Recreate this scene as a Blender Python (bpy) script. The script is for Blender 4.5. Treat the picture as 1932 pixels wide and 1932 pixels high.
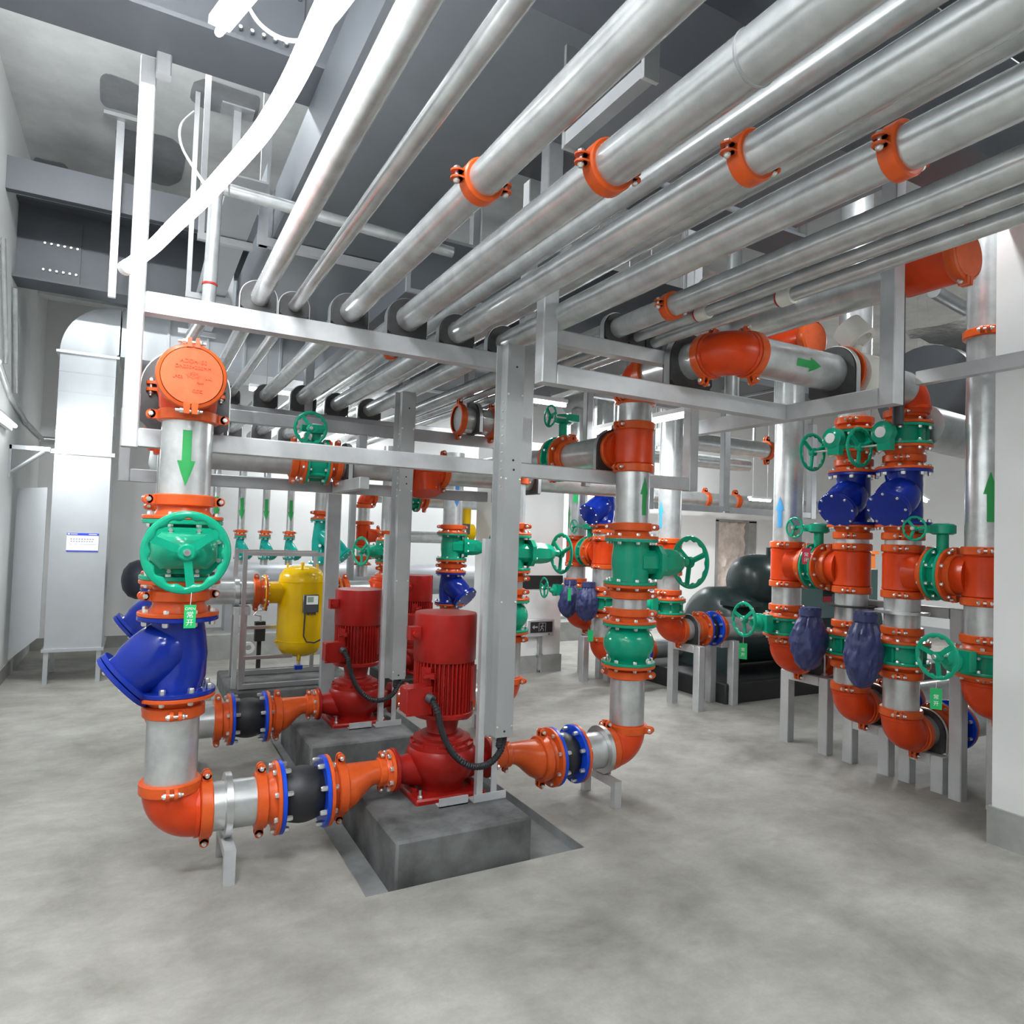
import bpy, math, random
from mathutils import Matrix, Vector
random.seed(7)
PI = math.pi
S = bpy.context.scene
for o in list(bpy.data.objects): bpy.data.objects.remove(o)
COL = S.collection
# ------------------------------------------------------------------ camera
def look():
    r, p, y = .0329, -.0345, .4988
    A = lambda m: Matrix(m)
    B = A(((1,0,0),(0,0,-1),(0,1,0)))
    Ry = A(((math.cos(y),-math.sin(y),0),(math.sin(y),math.cos(y),0),(0,0,1)))
    Rp = A(((1,0,0),(0,math.cos(p),-math.sin(p)),(0,math.sin(p),math.cos(p))))
    Rr = A(((math.cos(r),-math.sin(r),0),(math.sin(r),math.cos(r),0),(0,0,1)))
    return Rr @ Rp @ B @ Ry
R = look()
cam = bpy.data.cameras.new('camera'); co = bpy.data.objects.new('camera', cam); COL.objects.link(co)
cx, cd, cf = Vector(R[0]), Vector(R[1]), Vector(R[2])
mw = Matrix.Identity(4)
for i in range(3): mw[i][0], mw[i][1], mw[i][2] = cx[i], -cd[i], -cf[i]
mw.translation = (0, 0, 1.6)
co.matrix_world = mw
cam.sensor_width = 36; cam.lens = 1294.8/1932*36; cam.clip_start = .05; cam.clip_end = 100
S.camera = co
# ------------------------------------------------------------------ world, exposure
W = bpy.data.worlds.new('hall_light'); S.world = W; W.use_nodes = True
W.node_tree.nodes['Background'].inputs[0].default_value = (.93, .97, 1, 1)
W.node_tree.nodes['Background'].inputs[1].default_value = .28
S.view_settings.view_transform = 'Standard'; S.view_settings.look = 'None'
S.view_settings.gamma = 1; S.view_settings.exposure = -0.2
try: S.view_settings.use_curve_mapping = False
except Exception: pass
# ------------------------------------------------------------------ materials
MATS = {}
def mat(name, col, rough=.5, metal=0., var=0., scale=6., bump=0., col2=None, spec=.5, emit=None, coat=0., stretch=None):
    m = bpy.data.materials.new(name); m.use_nodes = True; nt = m.node_tree; b = nt.nodes['Principled BSDF']
    b.inputs['Base Color'].default_value = (*col, 1); b.inputs['Roughness'].default_value = rough; b.inputs['Metallic'].default_value = metal
    b.inputs['Specular IOR Level'].default_value = spec; b.inputs['Coat Weight'].default_value = coat; b.inputs['Coat Roughness'].default_value = .08
    if emit:
        b.inputs['Emission Color'].default_value = (*emit[0], 1); b.inputs['Emission Strength'].default_value = emit[1]
    if var or bump or col2:
        tc = nt.nodes.new('ShaderNodeTexCoord'); n = nt.nodes.new('ShaderNodeTexNoise')
        n.inputs['Scale'].default_value = scale; n.inputs['Detail'].default_value = 6; n.inputs['Roughness'].default_value = .6
        src = tc.outputs['Object']
        if stretch:
            mp = nt.nodes.new('ShaderNodeMapping'); mp.inputs['Scale'].default_value = stretch
            nt.links.new(src, mp.inputs[0]); src = mp.outputs[0]
        nt.links.new(src, n.inputs['Vector'])
        if var or col2:
            rp = nt.nodes.new('ShaderNodeValToRGB')
            c2 = col2 if col2 else tuple(max(0, c*(1-var)) for c in col)
            rp.color_ramp.elements[0].position = .32; rp.color_ramp.elements[1].position = .68
            rp.color_ramp.elements[0].color = (*c2, 1); rp.color_ramp.elements[1].color = (*[min(1, c*(1+var*.4)) for c in col], 1)
            nt.links.new(n.outputs['Fac'], rp.inputs[0]); nt.links.new(rp.outputs[0], b.inputs['Base Color'])
        if bump:
            bp = nt.nodes.new('ShaderNodeBump'); bp.inputs['Strength'].default_value = bump; bp.inputs['Distance'].default_value = .01
            nt.links.new(n.outputs['Fac'], bp.inputs['Height']); nt.links.new(bp.outputs[0], b.inputs['Normal'])
    MATS[name] = m; return m
mat('galvanized', (.60,.62,.62), .27, .6, .22, 9, .03)
mat('pipe_far', (.56,.58,.58), .36, .6, .2, 6)
mat('orange', (.64,.095,.017), .3, 0, .12, 14, .06, spec=.3)
mat('red_orange', (.62,.05,.006), .3, 0, .12, 9, .04, spec=.3)
mat('cap_orange', (.72,.13,.045), .5, 0, .1, 16, .25, spec=.25)
mat('green', (.006,.33,.19), .14, 0, .12, 8, .03, spec=.35)
mat('teal', (.01,.34,.28), .14, 0, .1, 8, spec=.35)
mat('blue', (.006,.024,.27), .12, 0, .15, 6, .03, spec=.35)
mat('flange_blue', (.008,.06,.55), .28, 0, .1, 8, spec=.3)
mat('red', (.29,.010,.007), .33, 0, .18, 7, .03, spec=.25)
mat('yellow', (.74,.46,.003), .18, 0, .05, 4, spec=.35)
mat('rubber', (.012,.013,.016), .5, 0, .2, 30)
mat('black', (.018,.018,.02), .6)
mat('bolt', (.78,.78,.76), .28, .9)
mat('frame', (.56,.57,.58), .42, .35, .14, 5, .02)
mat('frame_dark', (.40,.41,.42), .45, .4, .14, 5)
mat('trunking', (.36,.37,.37), .42, .2, .04, 3)
mat('strap', (.62,.63,.63), .3, .9)
mat('block', (.045,.044,.045), .38, 0, .3, 20)
mat('white_paint', (.80,.81,.80), .8, 0, .05, 1.2)
mat('skirting', (.34,.345,.33), .8, 0, .2, 5)
mat('plaster_ceiling', (.66,.67,.66), .9, 0, .25, 1.6, .2)
mat('patch', (.26,.265,.275), .9, 0, .25, 4, .2)
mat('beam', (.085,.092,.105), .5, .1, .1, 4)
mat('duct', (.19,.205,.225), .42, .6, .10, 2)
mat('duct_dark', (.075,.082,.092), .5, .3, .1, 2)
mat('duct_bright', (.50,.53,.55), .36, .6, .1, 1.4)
mat('cement', (.125,.127,.127), .85, 0, .55, 4.5, .3, col2=(.04,.041,.042))
mat('pit', (.22,.225,.225), .85, 0, .4, 3, .15)
mat('cabinet', (.56,.585,.60), .4, .3, .05, 2)
mat('chiller', (.035,.06,.058), .3, 0, .2, 3)
mat('chiller_box', (.13,.24,.23), .4)
mat('dark_plinth', (.022,.023,.024), .5, 0, .3, 4)
mat('orange_cab', (.85,.22,.035), .4)
mat('plastic_grey', (.06,.065,.075), .4)
mat('label_white', (.86,.87,.86), .5)
mat('label_blue', (.02,.05,.50), .5)
mat('ink', (.03,.03,.035), .6)
mat('ink_grey', (.35,.35,.36), .6)
mat('tag_green', (.01,.45,.13), .4)
mat('tag_red', (.55,.02,.06), .4)
mat('lcd', (.25,.35,.25), .3)
mat('arrow_green', (.015,.30,.07), .5, 0, .1, 6)
mat('arrow_blue', (.05,.32,.66), .5)
mat('arrow_navy', (.02,.13,.36), .5)
mat('bag', (.032,.042,.14), .42, 0, .3, 5, .5)
mat('rough_plaster', (.78,.68,.61), .95, 0, .35, 4, .8)
mat('foil', (.75,.76,.76), .25, .9, .2, 20, .6)
mat('white_wrap', (.74,.74,.68), .7)
mat('pvc', (.70,.70,.64), .4, .2, .08, 6)
mat('red_ring', (.35,.02,.015), .5)
mat('insul_tank', (.05,.055,.075), .35)
mat('header_grey', (.42,.44,.46), .4, .4, .1, 3)
mat('lamp', (1,1,1), .4, emit=((.95,.98,1), 26))
mat('lamp_small', (1,1,1), .4, emit=((.95,.98,1), 14))
mat('lamp_body', (.78,.79,.79), .4)
mat('bottle', (.45,.62,.80), .15)
# concrete floor: broad blotches, trowel streaks, fine grain
m = bpy.data.materials.new('floor_concrete'); m.use_nodes = True; nt = m.node_tree; b = nt.nodes['Principled BSDF']
tc = nt.nodes.new('ShaderNodeTexCoord')
def noise(sc, det, rg, strch=None, dist=0):
    n = nt.nodes.new('ShaderNodeTexNoise'); n.inputs['Scale'].default_value = sc; n.inputs['Detail'].default_value = det
    n.inputs['Roughness'].default_value = rg; n.inputs['Distortion'].default_value = dist
    src = tc.outputs['Object']
    if strch:
        mp = nt.nodes.new('ShaderNodeMapping'); mp.inputs['Scale'].default_value = strch; mp.inputs['Rotation'].default_value = (0,0,.5)
        nt.links.new(src, mp.inputs[0]); src = mp.outputs[0]
    nt.links.new(src, n.inputs['Vector']); return n.outputs['Fac']
def ramp(f, stops):
    r = nt.nodes.new('ShaderNodeValToRGB'); e = r.color_ramp.elements
    e[0].position, e[1].position = stops[0][0], stops[-1][0]; e[0].color = (*stops[0][1],1); e[1].color = (*stops[-1][1],1)
    for p, c in stops[1:-1]: q = e.new(p); q.color = (*c,1)
    nt.links.new(f, r.inputs[0]); return r.outputs[0]
def mix(a, c, fac, mode='MULTIPLY'):
    x = nt.nodes.new('ShaderNodeMix'); x.data_type = 'RGBA'; x.blend_type = mode; x.inputs[0].default_value = fac
    nt.links.new(a, x.inputs[6]); nt.links.new(c, x.inputs[7]); return x.outputs[2]
base = ramp(noise(1.5, 9, .68, None, .25), [(.28,(.19,.182,.162)), (.43,(.278,.270,.244)), (.56,(.34,.331,.302)), (.74,(.415,.408,.378))])
stk = ramp(noise(3.6, 8, .72, (1,1.9,1), .25), [(.35,(.80,.80,.79)), (.6,(1,1,1)), (.78,(1.08,1.08,1.08))])
grn = ramp(noise(60, 4, .8), [(.3,(.9,.9,.9)), (.7,(1.05,1.05,1.05))])
nt.links.new(mix(mix(base, stk, .8), grn, .6), b.inputs['Base Color'])
b.inputs['Roughness'].default_value = .62
bp = nt.nodes.new('ShaderNodeBump'); bp.inputs['Strength'].default_value = .18; bp.inputs['Distance'].default_value = .01
nt.links.new(noise(14, 8, .7), bp.inputs['Height']); nt.links.new(bp.outputs[0], b.inputs['Normal'])
MATS['floor_concrete'] = m
# ------------------------------------------------------------------ mesh builder
class M:
    def __init__(s): s.v, s.f, s.T = [], [], Matrix.Identity(4)
    def add(s, vs, fs):
        n = len(s.v); s.v += [tuple(s.T @ Vector(p)) for p in vs]; s.f += [tuple(i+n for i in f) for f in fs]; return s
    def rings(s, rs, close=True, cap0=True, cap1=True):
        n = len(rs[0]); vs = [p for r in rs for p in r]; fs = []
        for i in range(len(rs)-1):
            for j in range(n if close else n-1):
                k = (j+1) % n; fs.append((i*n+j, i*n+k, (i+1)*n+k, (i+1)*n+j))
        if cap0: fs.append(tuple(range(n-1,-1,-1)))
        if cap1: fs.append(tuple((len(rs)-1)*n+j for j in range(n)))
        return s.add(vs, fs)
    def lathe(s, prof, seg=28, p=(0,0,0), d=(0,0,1), c0=True, c1=True):
        F = frame(p, d)
        return s.rings([[F @ Vector((r*math.cos(2*PI*j/seg), r*math.sin(2*PI*j/seg), z)) for j in range(seg)] for r, z in prof], True, c0, c1)
    def cyl(s, a, c, r, r2=None, seg=20):
        a, c = Vector(a), Vector(c); L = (c-a).length
        return s.lathe([(r,0),(r if r2 is None else r2, L)], seg, a, c-a)
    def box(s, x0, y0, z0, x1, y1, z1):
        v = [(x,y,z) for x in (x0,x1) for y in (y0,y1) for z in (z0,z1)]
        return s.add(v, [(0,1,3,2),(4,6,7,5),(0,4,5,1),(2,3,7,6),(0,2,6,4),(1,5,7,3)])
    def bbox(s, x0, y0, z0, x1, y1, z1, c=.006):     # chamfered along the vertical edges and top
        o = lambda d: [(x0+d,y0),(x1-d,y0),(x1,y0+d),(x1,y1-d),(x1-d,y1),(x0+d,y1),(x0,y1-d),(x0,y0+d)]
        i = [(min(max(x,x0+c),x1-c), min(max(y,y0+c),y1-c)) for x,y in o(c)]
        return s.rings([[(x,y,z0) for x,y in o(c)], [(x,y,z1-c) for x,y in o(c)], [(x,y,z1) for x,y in i]])
    def sphere(s, p, r, seg=16, n=8, sc=(1,1,1)):
        rs = []
        for i in range(n+1):
            a = -PI/2 + PI*i/n; rr = max(math.cos(a)*r, r*.02)
            rs.append([(p[0]+rr*math.cos(2*PI*j/seg)*sc[0], p[1]+rr*math.sin(2*PI*j/seg)*sc[1], p[2]+math.sin(a)*r*sc[2]) for j in range(seg)])
        return s.rings(rs)
    def sweep(s, pts, rad, seg=16, cap=True):
        pts = [Vector(p) for p in pts]; n = len(pts); rad = rad if isinstance(rad, (list,tuple)) else [rad]*n
        T = [(pts[min(i+1,n-1)]-pts[max(i-1,0)]).normalized() for i in range(n)]
        u = T[0].orthogonal().normalized(); rs = []
        for i in range(n):
            u = (u - T[i]*u.dot(T[i])).normalized(); w = T[i].cross(u)
            rs.append([pts[i] + (u*math.cos(2*PI*j/seg) + w*math.sin(2*PI*j/seg))*rad[i] for j in range(seg)])
        return s.rings(rs, True, cap, cap)
    def prism(s, poly, z0, z1, p=(0,0,0), d=(0,0,1), x=None):
        F = frame(p, d, x); return s.rings([[F @ Vector((a,c,z)) for a,c in poly] for z in (z0,z1)])
    def hexa(s, p, d, r, h):
        return s.lathe([(r,0),(r,h*.75),(r*.8,h)], 6, p, d)
    def mesh(s, name, mt, ang=38):
        me = bpy.data.meshes.new(name); me.from_pydata(s.v, [], s.f); me.materials.append(MATS[mt])
        me.validate(); me.update()
        for pl in me.polygons: pl.use_smooth = True
        try: me.set_sharp_from_angle(angle=math.radians(ang))
        except Exception: pass
        import bmesh
        b = bmesh.new(); b.from_mesh(me); bmesh.ops.recalc_face_normals(b, faces=b.faces); b.to_mesh(me); b.free()
        return me
def frame(p, d, x=None):
    z = Vector(d).normalized()
    if x is None: x = Vector((1,0,0)) if abs(z.x) < .9 else Vector((0,1,0))
    x = Vector(x); x = (x - z*x.dot(z)).normalized(); y = z.cross(x)
    m = Matrix.Identity(4)
    for i in range(3): m[i][0], m[i][1], m[i][2], m[i][3] = x[i], y[i], z[i], p[i]
    return m
def smooth(pts, k=8):
    pts = [Vector(p) for p in pts]; out = []
    for i in range(len(pts)-1):
        a, b, c, d = pts[max(i-1,0)], pts[i], pts[i+1], pts[min(i+2,len(pts)-1)]
        for t in range(k):
            u = t/k; out.append(.5*((2*b)+(c-a)*u+(2*a-5*b+4*c-d)*u*u+(3*b-a-3*c+d)*u**3))
    return out+[pts[-1]]
def tag(o, label=None, cat=None, group=None, kind=None):
    if label: o['label'] = label
    if cat: o['category'] = cat
    if group: o['group'] = group
    if kind: o['kind'] = kind
    return o
def link(name, me, parent=None, label=None):
    o = bpy.data.objects.new(name, me); COL.objects.link(o)
    if parent: o.parent = parent
    if label: o['label'] = label
    return o
def empty(name, mw=None, loc=(0,0,0)):
    o = bpy.data.objects.new(name, None); COL.objects.link(o); o.empty_display_size = .1
    if mw is not None: o.matrix_world = mw
    else: o.location = loc
    return o
PROTO = {}
def proto(key, fn):
    if key not in PROTO:
        PROTO[key] = [(n, mm.mesh(n, mt), mtl, [(n2, m2.mesh(n2, t2)) for n2, m2, t2 in subs]) for n, mm, mt, mtl, subs in fn()]
    return PROTO[key]
def part(n, mm, mt, label=None, subs=()): return (n, mm, mt, label, subs)
def inst(key, fn, mw, name, label, cat, group=None):
    ps = proto(key, fn)
    if len(ps) == 1 and not ps[0][3]:
        r = link(name, ps[0][1]); r.matrix_world = mw
    else:
        r = empty(name, mw)
        for n, me, lb, subs in ps:
            c = link(n, me, r, lb)
            for n2, me2 in subs: link(n2, me2, c)
    return tag(r, label, cat, group)
def single(name, mm, mt, label, cat, group=None, loc=None):
    o = link(name, mm.mesh(name, mt)); tag(o, label, cat, group)
    if loc: o.location = loc
    return o
def thing(name, parts, label, cat, group=None, loc=(0,0,0)):
    r = empty(name, loc=loc); tag(r, label, cat, group)
    for p in parts:
        c = link(p[0], p[1].mesh(p[0], p[2]), r, p[3] if len(p) > 3 else None)
        if len(p) > 4:
            for q in p[4]: link(q[0], q[1].mesh(q[0], q[2]), c)
    return r
def struct(name, mm, mt, parent=None):
    o = link(name, mm.mesh(name, mt), parent)
    if not parent: o['kind'] = 'structure'
    return o
# ------------------------------------------------------------------ pipe fittings; local axis +Z from 0 to L
R8 = .1095
def flange_prof(z0, z1, Rf): c = .003; return [(Rf-c,z0),(Rf,z0+c),(Rf,z1-c),(Rf-c,z1)]
def bolts(n, rb, z, d, r=.0125, h=.016, a0=None):
    a0 = PI/n if a0 is None else a0
    return [part('bolt', M().hexa((rb*math.cos(2*PI*i/n+a0), rb*math.sin(2*PI*i/n+a0), z), (0,0,d), r, h), 'bolt') for i in range(n)]
def bolts1(n, rb, zs, r=.0125, h=.016):            # small, far fittings: bolts stay in one bolt ring part
    mm = M()
    for i in range(n):
        a = 2*PI*i/n+PI/n
        for z, d in zs: mm.hexa((rb*math.cos(a), rb*math.sin(a), z), (0,0,d), r, h)
    return [part('bolt_ring', mm, 'bolt')]
def f_pipe(L, r, seg=32):
    return lambda: [part('pipe', M().lathe([(r,0),(r,L)], seg), 'galvanized')]
def f_coup(r, w=.052):
    def fn():
        k = r/R8; o = r+.021*k**.5; i = r-.002
        h = M().lathe([(i,0),(o-.006,0),(o,.005),(o,w-.005),(o-.006,w),(i,w)], 32, c0=False, c1=False)
        res = []; bs = []
        for sx in (1,-1):
            e = o+.024*k**.5
            for sy in (1,-1):
                y0 = sy*.009; y1 = sy*.024*max(k,.62)
                h.box(sx*(r+.004) if sx>0 else -e, min(y0,y1), .006, e if sx>0 else -(r+.004), max(y0,y1), w-.006)
                h.cyl((sx*e, y0, w/2), (sx*e, y1, w/2), w/2-.006, seg=12)
            b = M().cyl((sx*e,-.040*max(k,.6),w/2),(sx*e,.046*max(k,.6),w/2),.007,seg=10)
            b.sphere((sx*e,.030*max(k,.6),w/2), .012, 10, 6); b.hexa((sx*e,-.022*max(k,.6),w/2),(0,-1,0),.0125,.014)
            bs.append(part('bolt', b, 'bolt'))
        return [part('coupling_housing', h, 'orange')] + bs
    return fn
def f_flange(r, L, hi, n=8, det=True, th=.018):      # grooved-to-flange adapter, flange at top (hi) or bottom
    def fn():
        Rf = r*1.56
        if hi: prof = [(r+.001,0),(r+.001,L*.35),(r+.010,L*.55),(r+.014,L-th),(Rf-.003,L-th),(Rf,L-th+.003),(Rf,L-.003),(Rf-.003,L)]
        else: prof = [(Rf-.003,0),(Rf,.003),(Rf,th-.003),(Rf-.003,th),(r+.014,th),(r+.010,L*.45),(r+.001,L*.65),(r+.001,L)]
        b = M().lathe(prof, 36); rb = r*1.36
        z, d = (L-th, -1) if hi else (th, 1)
        return [part('flange_body', b, 'orange')] + (bolts(n, rb, z, d) if det else bolts1(n, rb, [(z,d)]))
    return fn
def f_elbow(r, ce, col='red_orange'):                # runs from +Z mouth at (0,0,ce) to +X mouth at (ce,0,0), centre origin
    def fn():
        e = M(); pts, rad = [(0,0,ce),(0,0,ce-.002)], [r+.004, r+.004]
        Rb = ce*.86
        for i in range(15):
            a = PI/2*i/14; pts.append((Rb-Rb*math.cos(a), 0, Rb-Rb*math.sin(a))); rad.append(r+.007+.006*math.sin(2*a))
        pts += [(ce-.002,0,0),(ce,0,0)]; rad += [r+.004]*2
        e.sweep(pts, rad, 28)
        e.lathe([(r+.004,0),(r+.014,.004),(r+.014,.02),(r+.004,.03)], 28, (0,0,ce-.05)); e.lathe([(r+.004,0),(r+.014,.004),(r+.014,.02),(r+.004,.03)], 28, (ce-.05,0,0), (1,0,0))
        return [part('elbow', e, col)]
    return fn
def f_tee(r, L, br):                                  # run 0..L, branch +X at mid height reaching x = br
    def fn():
        t = M().lathe([(r+.004,0),(r+.004,.03),(r+.015,.038),(r+.012,.06),(r+.012,L-.06),(r+.015,L-.038),(r+.004,L-.03),(r+.004,L)], 32)
        t.lathe([(r+.03,0),(r+.016,.045),(r+.010,.06),(r+.004,br-r*.6-.03),(r+.004,br-r*.6)], 28, (r*.6,0,L/2), (1,0,0))
        return [part('tee', t, 'red_orange')]
    return fn
def wheel_parts(Rw, p, d, hubx=.03, mt='green'):
    F = frame(p, d); n = 60; rs = []
    n = 84; w = M(); rr = Rw*.10
    for i in range(n+1):
        a = 2*PI*i/n; sc = 1 + .05*math.cos(12*a)
        ring = []
        for j in range(10):
            t = 2*PI*j/10
            ring.append(F @ Vector(((Rw-rr+rr*math.cos(t)*(1 if math.cos(t)>0 else 1+.35*math.cos(14*a)))*math.cos(a), (Rw-rr+rr*math.cos(t)*(1 if math.cos(t)>0 else 1+.35*math.cos(14*a)))*math.sin(a), rr*.62*math.sin(t))))
        rs.append(ring)
    w.rings(rs, True, False, False)
    w.lathe([(Rw*.21,-.02),(Rw*.21,.012),(Rw*.17,.018)], 20, p, d)
    for k in range(3):
        a = 2*PI*k/3+.66
        q0 = F @ Vector((Rw*.1*math.cos(a), Rw*.1*math.sin(a), 0)); q1 = F @ Vector((Rw*.9*math.cos(a), Rw*.9*math.sin(a), 0))
        w.prism([(-Rw*.095,-.006),(Rw*.095,-.006),(Rw*.095,.006),(Rw*.03,.013),(-Rw*.03,.013),(-Rw*.095,.006)], 0, (q1-q0).length, q0, q1-q0, (q1-q0).cross(Vector(d)))
    nut = M().hexa(F @ Vector((0,0,.016)), d, .014, .014)
    return part('handwheel', w, mt, None, [('hub_nut', nut, 'bolt')])
def f_gate(r, L, off, Rw, det=True, col='green'):      # gate valve, stem along +X
    def fn():
        Rf = r*1.56; th = .02; rb = r*1.36
        b = M().lathe(flange_prof(0,th,Rf), 36); b.lathe(flange_prof(L-th,L,Rf), 36)
        b.lathe([(r*1.08,th),(r*1.04,th+.03),(r*1.12,L*.4),(r*1.12,L*.6),(r*1.04,L-th-.03),(r*1.08,L-th)], 28)
        hz = L*.30; hy = r*1.28
        rr = [(-hy,-hz*.5),(-hy*.7,-hz),(hy*.7,-hz),(hy,-hz*.5),(hy,hz*.5),(hy*.7,hz),(-hy*.7,hz),(-hy,hz*.5)]
        fx = frame((0,0,L/2),(1,0,0),(0,1,0))
        b.rings([[fx @ Vector((u*.92,v*.86,z)) for u,v in rr] for z in (0, r*1.15)])
        b.rings([[fx @ Vector((u*1.12,v*1.25,z)) for u,v in rr] for z in (r*1.15, r*1.15+.018)])
        bn = M(); x0 = r*1.15+.019
        bn.rings([[fx @ Vector((u*1.12,v*1.25,z)) for u,v in rr] for z in (x0, x0+.018)])
        Lb = max(off - x0 - .06, .05)
        bn.rings([[fx @ Vector((u*k,v*min(k*1.05,1),x0+.018+z*Lb)) for u,v in rr] for k, z in ((.96,0),(.95,.25),(.88,.48),(.70,.68),(.45,.82),(.30,.88),(.30,1))])
        st = M().cyl((off-.09,0,L/2),(off+.03,0,L/2),.014)
        ps = [part('valve_body', b, col), part('bonnet', bn, col), part('stem', st, 'bolt'), wheel_parts(Rw, (off,0,L/2), (1,0,0), mt=col)]
        for u, v in ((-hy*1.0,-hz*.5),(-hy*1.0,hz*.5),(hy*1.0,-hz*.5),(hy*1.0,hz*.5),(-hy*.4,hz*1.1),(hy*.4,hz*1.1),(-hy*.4,-hz*1.1),(hy*.4,-hz*1.1)):
            ps.append(part('bolt', M().hexa(fx @ Vector((u,v,x0+.018)), (1,0,0), .011, .013), 'bolt'))
        if det: ps += bolts(8, rb, th, 1) + bolts(8, rb, L-th, -1)
        else: ps += bolts1(8, rb, [(th,1),(L-th,-1)])
        return ps
    return fn
def f_bfly(r, L, off=0, Rw=0, side=1, det=False, gear=True):   # flanged butterfly valve, gear operator along +X, wheel on +Y*side
    def fn():
        Rf = r*1.56; th = .018; rb = r*1.36
        b = M().lathe(flange_prof(0,th,Rf), 32); b.lathe(flange_prof(L-th,L,Rf), 32); b.lathe([(r*1.15,th),(r*1.15,L-th)], 28)
        for i in range(6):
            a = PI/3*i+.2; c, s = math.cos(a), math.sin(a)
            b.prism([(r*1.1,-.006),(r*1.35,-.006),(r*1.35,.006),(r*1.1,.006)], th, L-th, (0,0,0), (0,0,1), (c,s,0))
        ps = [part('valve_body', b, 'green')] + (bolts(8, rb, th, 1) + bolts(8, rb, L-th, -1) if det else bolts1(8, rb, [(th,1),(L-th,-1)]))
        if gear:
            g = M().cyl((r*1.1,0,L/2),(off,0,L/2),.035,seg=14)
            g.lathe([(.055,0),(.075,.01),(.075,.06),(.06,.07)], 20, (off-.02,0,L/2),(1,0,0)); g.box(off-.01,-.03,L/2-.12,off+.04,.06,L/2)
            dsc = M().cyl((off+.05,0,L/2),(off+.056,0,L/2),.036)
            st = M().cyl((off+.015,0,L/2-.08),(off+.015,side*.17,L/2-.08),.008,seg=10)
            if side == 0:
                g = M().cyl((r*1.1,0,L/2),(off-.16,0,L/2),.035,seg=14); g.lathe([(.05,0),(.066,.01),(.066,.05),(.03,.07),(.022,.10)], 20, (off-.17,0,L/2+.02),(1,0,0)); g.box(off-.19,-.05,L/2-.03,off-.13,.10,L/2+.09)
                st = M().cyl((off-.08,0,L/2+.05),(off+.02,0,L/2+.05),.010,seg=10)
                ps += [part('gearbox', g, 'green'), part('stem', st, 'bolt'), wheel_parts(Rw, (off,0,L/2+.05), (1,0,0))]
            else: ps += [part('gearbox', g, 'green', None, [('position_dial', dsc, 'label_white')]), part('stem', st, 'bolt'), wheel_parts(Rw, (off+.015, side*.17, L/2-.08), (0,side,0))]
        return ps
    return fn
def f_check(r, L):
    def fn():
        Rf = r*1.56; th = .018; rb = r*1.36
        b = M().lathe(flange_prof(0,th,Rf), 36); b.lathe(flange_prof(L-th,L,Rf), 36)
        b.lathe([(r*1.0,th),(r*1.05,th+.015)] + [(r*(1.05+.42*math.sin(PI*t/12)**.8), th+.015+(L-2*th-.03)*t/12) for t in range(1,12)] + [(r*1.05,L-th-.015),(r,L-th)], 32)
        return [part('valve_body', b, 'green')] + bolts(8, rb, th, 1) + bolts(8, rb, L-th, -1)
    return fn
def joined(bms):
    q = M()
    for _, m_, _t in bms:
        n0 = len(q.v); q.v += m_.v; q.f += [tuple(i+n0 for i in f) for f in m_.f]
    return q
def f_strain(r, L, det=True, col='blue', br=1.0):      # Y strainer, branch along +X and down
    def fn():
        Rf = r*1.56; th = .02; rb = r*1.36
        b = M().lathe(flange_prof(0,th,Rf), 36); b.lathe(flange_prof(L-th,L,Rf), 36)
        b.sweep([(0,0,L-th),(0,0,L*.86),(-.012,0,L*.72),(-.03,0,L*.5),(-.02,0,L*.28),(0,0,L*.14),(0,0,th)], [r*1.06,r*1.02,r*1.0,r*.92,r*1.0,r*1.06,r*1.08], 28)
        fl = br < 1; d = Vector((.86,0,-.52) if fl else (.74,0,-.67)).normalized(); p0 = Vector((-.02,0,L*(.66 if fl else .76))); Lb = L*.78*br; cr = r*(1.2 if fl else 1.36)
        k = [(.0,.75),(.12,1.0),(.3,1.16),(.55,1.2),(.8,1.16),(.92,1.05),(1,1.05)]
        b.sweep([p0+d*Lb*t for t,_ in k], [r*q for _,q in k], 28)
        pe = p0+d*Lb
        cv = M().lathe(flange_prof(0,.022,cr), 32, pe, d); cv.lathe(flange_prof(.025,.045,cr), 32, pe, d)
        fr = frame(pe, d); nb = []
        bms = []
        for i in range(8):
            bm = M(); bms.append(('bolt', bm, 'bolt')); a = PI/4*i; bm.hexa(fr @ Vector((cr*.88*math.cos(a), cr*.88*math.sin(a), .045)), d, .009, .008)
        plug = M().cyl((r*.3,-r*1.0,L*.42),(r*.3,-r*.6,L*.42),.018)
        ps = [part('strainer_body', b, col), part('screen_cover', cv, col, None, bms if det else [('bolt_ring', joined(bms), 'bolt')]), part('drain_plug', plug, 'bolt')]
        if det: ps += bolts(8, rb, th, 1, .014, .022) + bolts(8, rb, L-th, -1, .014, .02)
        else: ps += bolts1(8, rb, [(th,1),(L-th,-1)], .014, .02)
        return ps
    return fn
def f_rubber(r, L):
    def fn():
        Rf = r*1.56; th = .02; rb = r*1.36
        bu = M().lathe([(r*1.02,th)]+[(r*(1.02+.2*math.sin(PI*t/10)), th+(L-2*th)*t/10) for t in range(1,10)]+[(r*1.02,L-th)], 32)
        f0 = M().lathe(flange_prof(0,th,Rf), 36); f1 = M().lathe(flange_prof(L-th,L,Rf), 36)
        return [part('rubber_bellows', bu, 'rubber'), part('flange', f0, 'flange_blue'), part('flange', f1, 'flange_blue')] + bolts(8, rb, th, 1, .013, .03) + bolts(8, rb, L-th, -1, .013, .03)
    return fn
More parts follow.
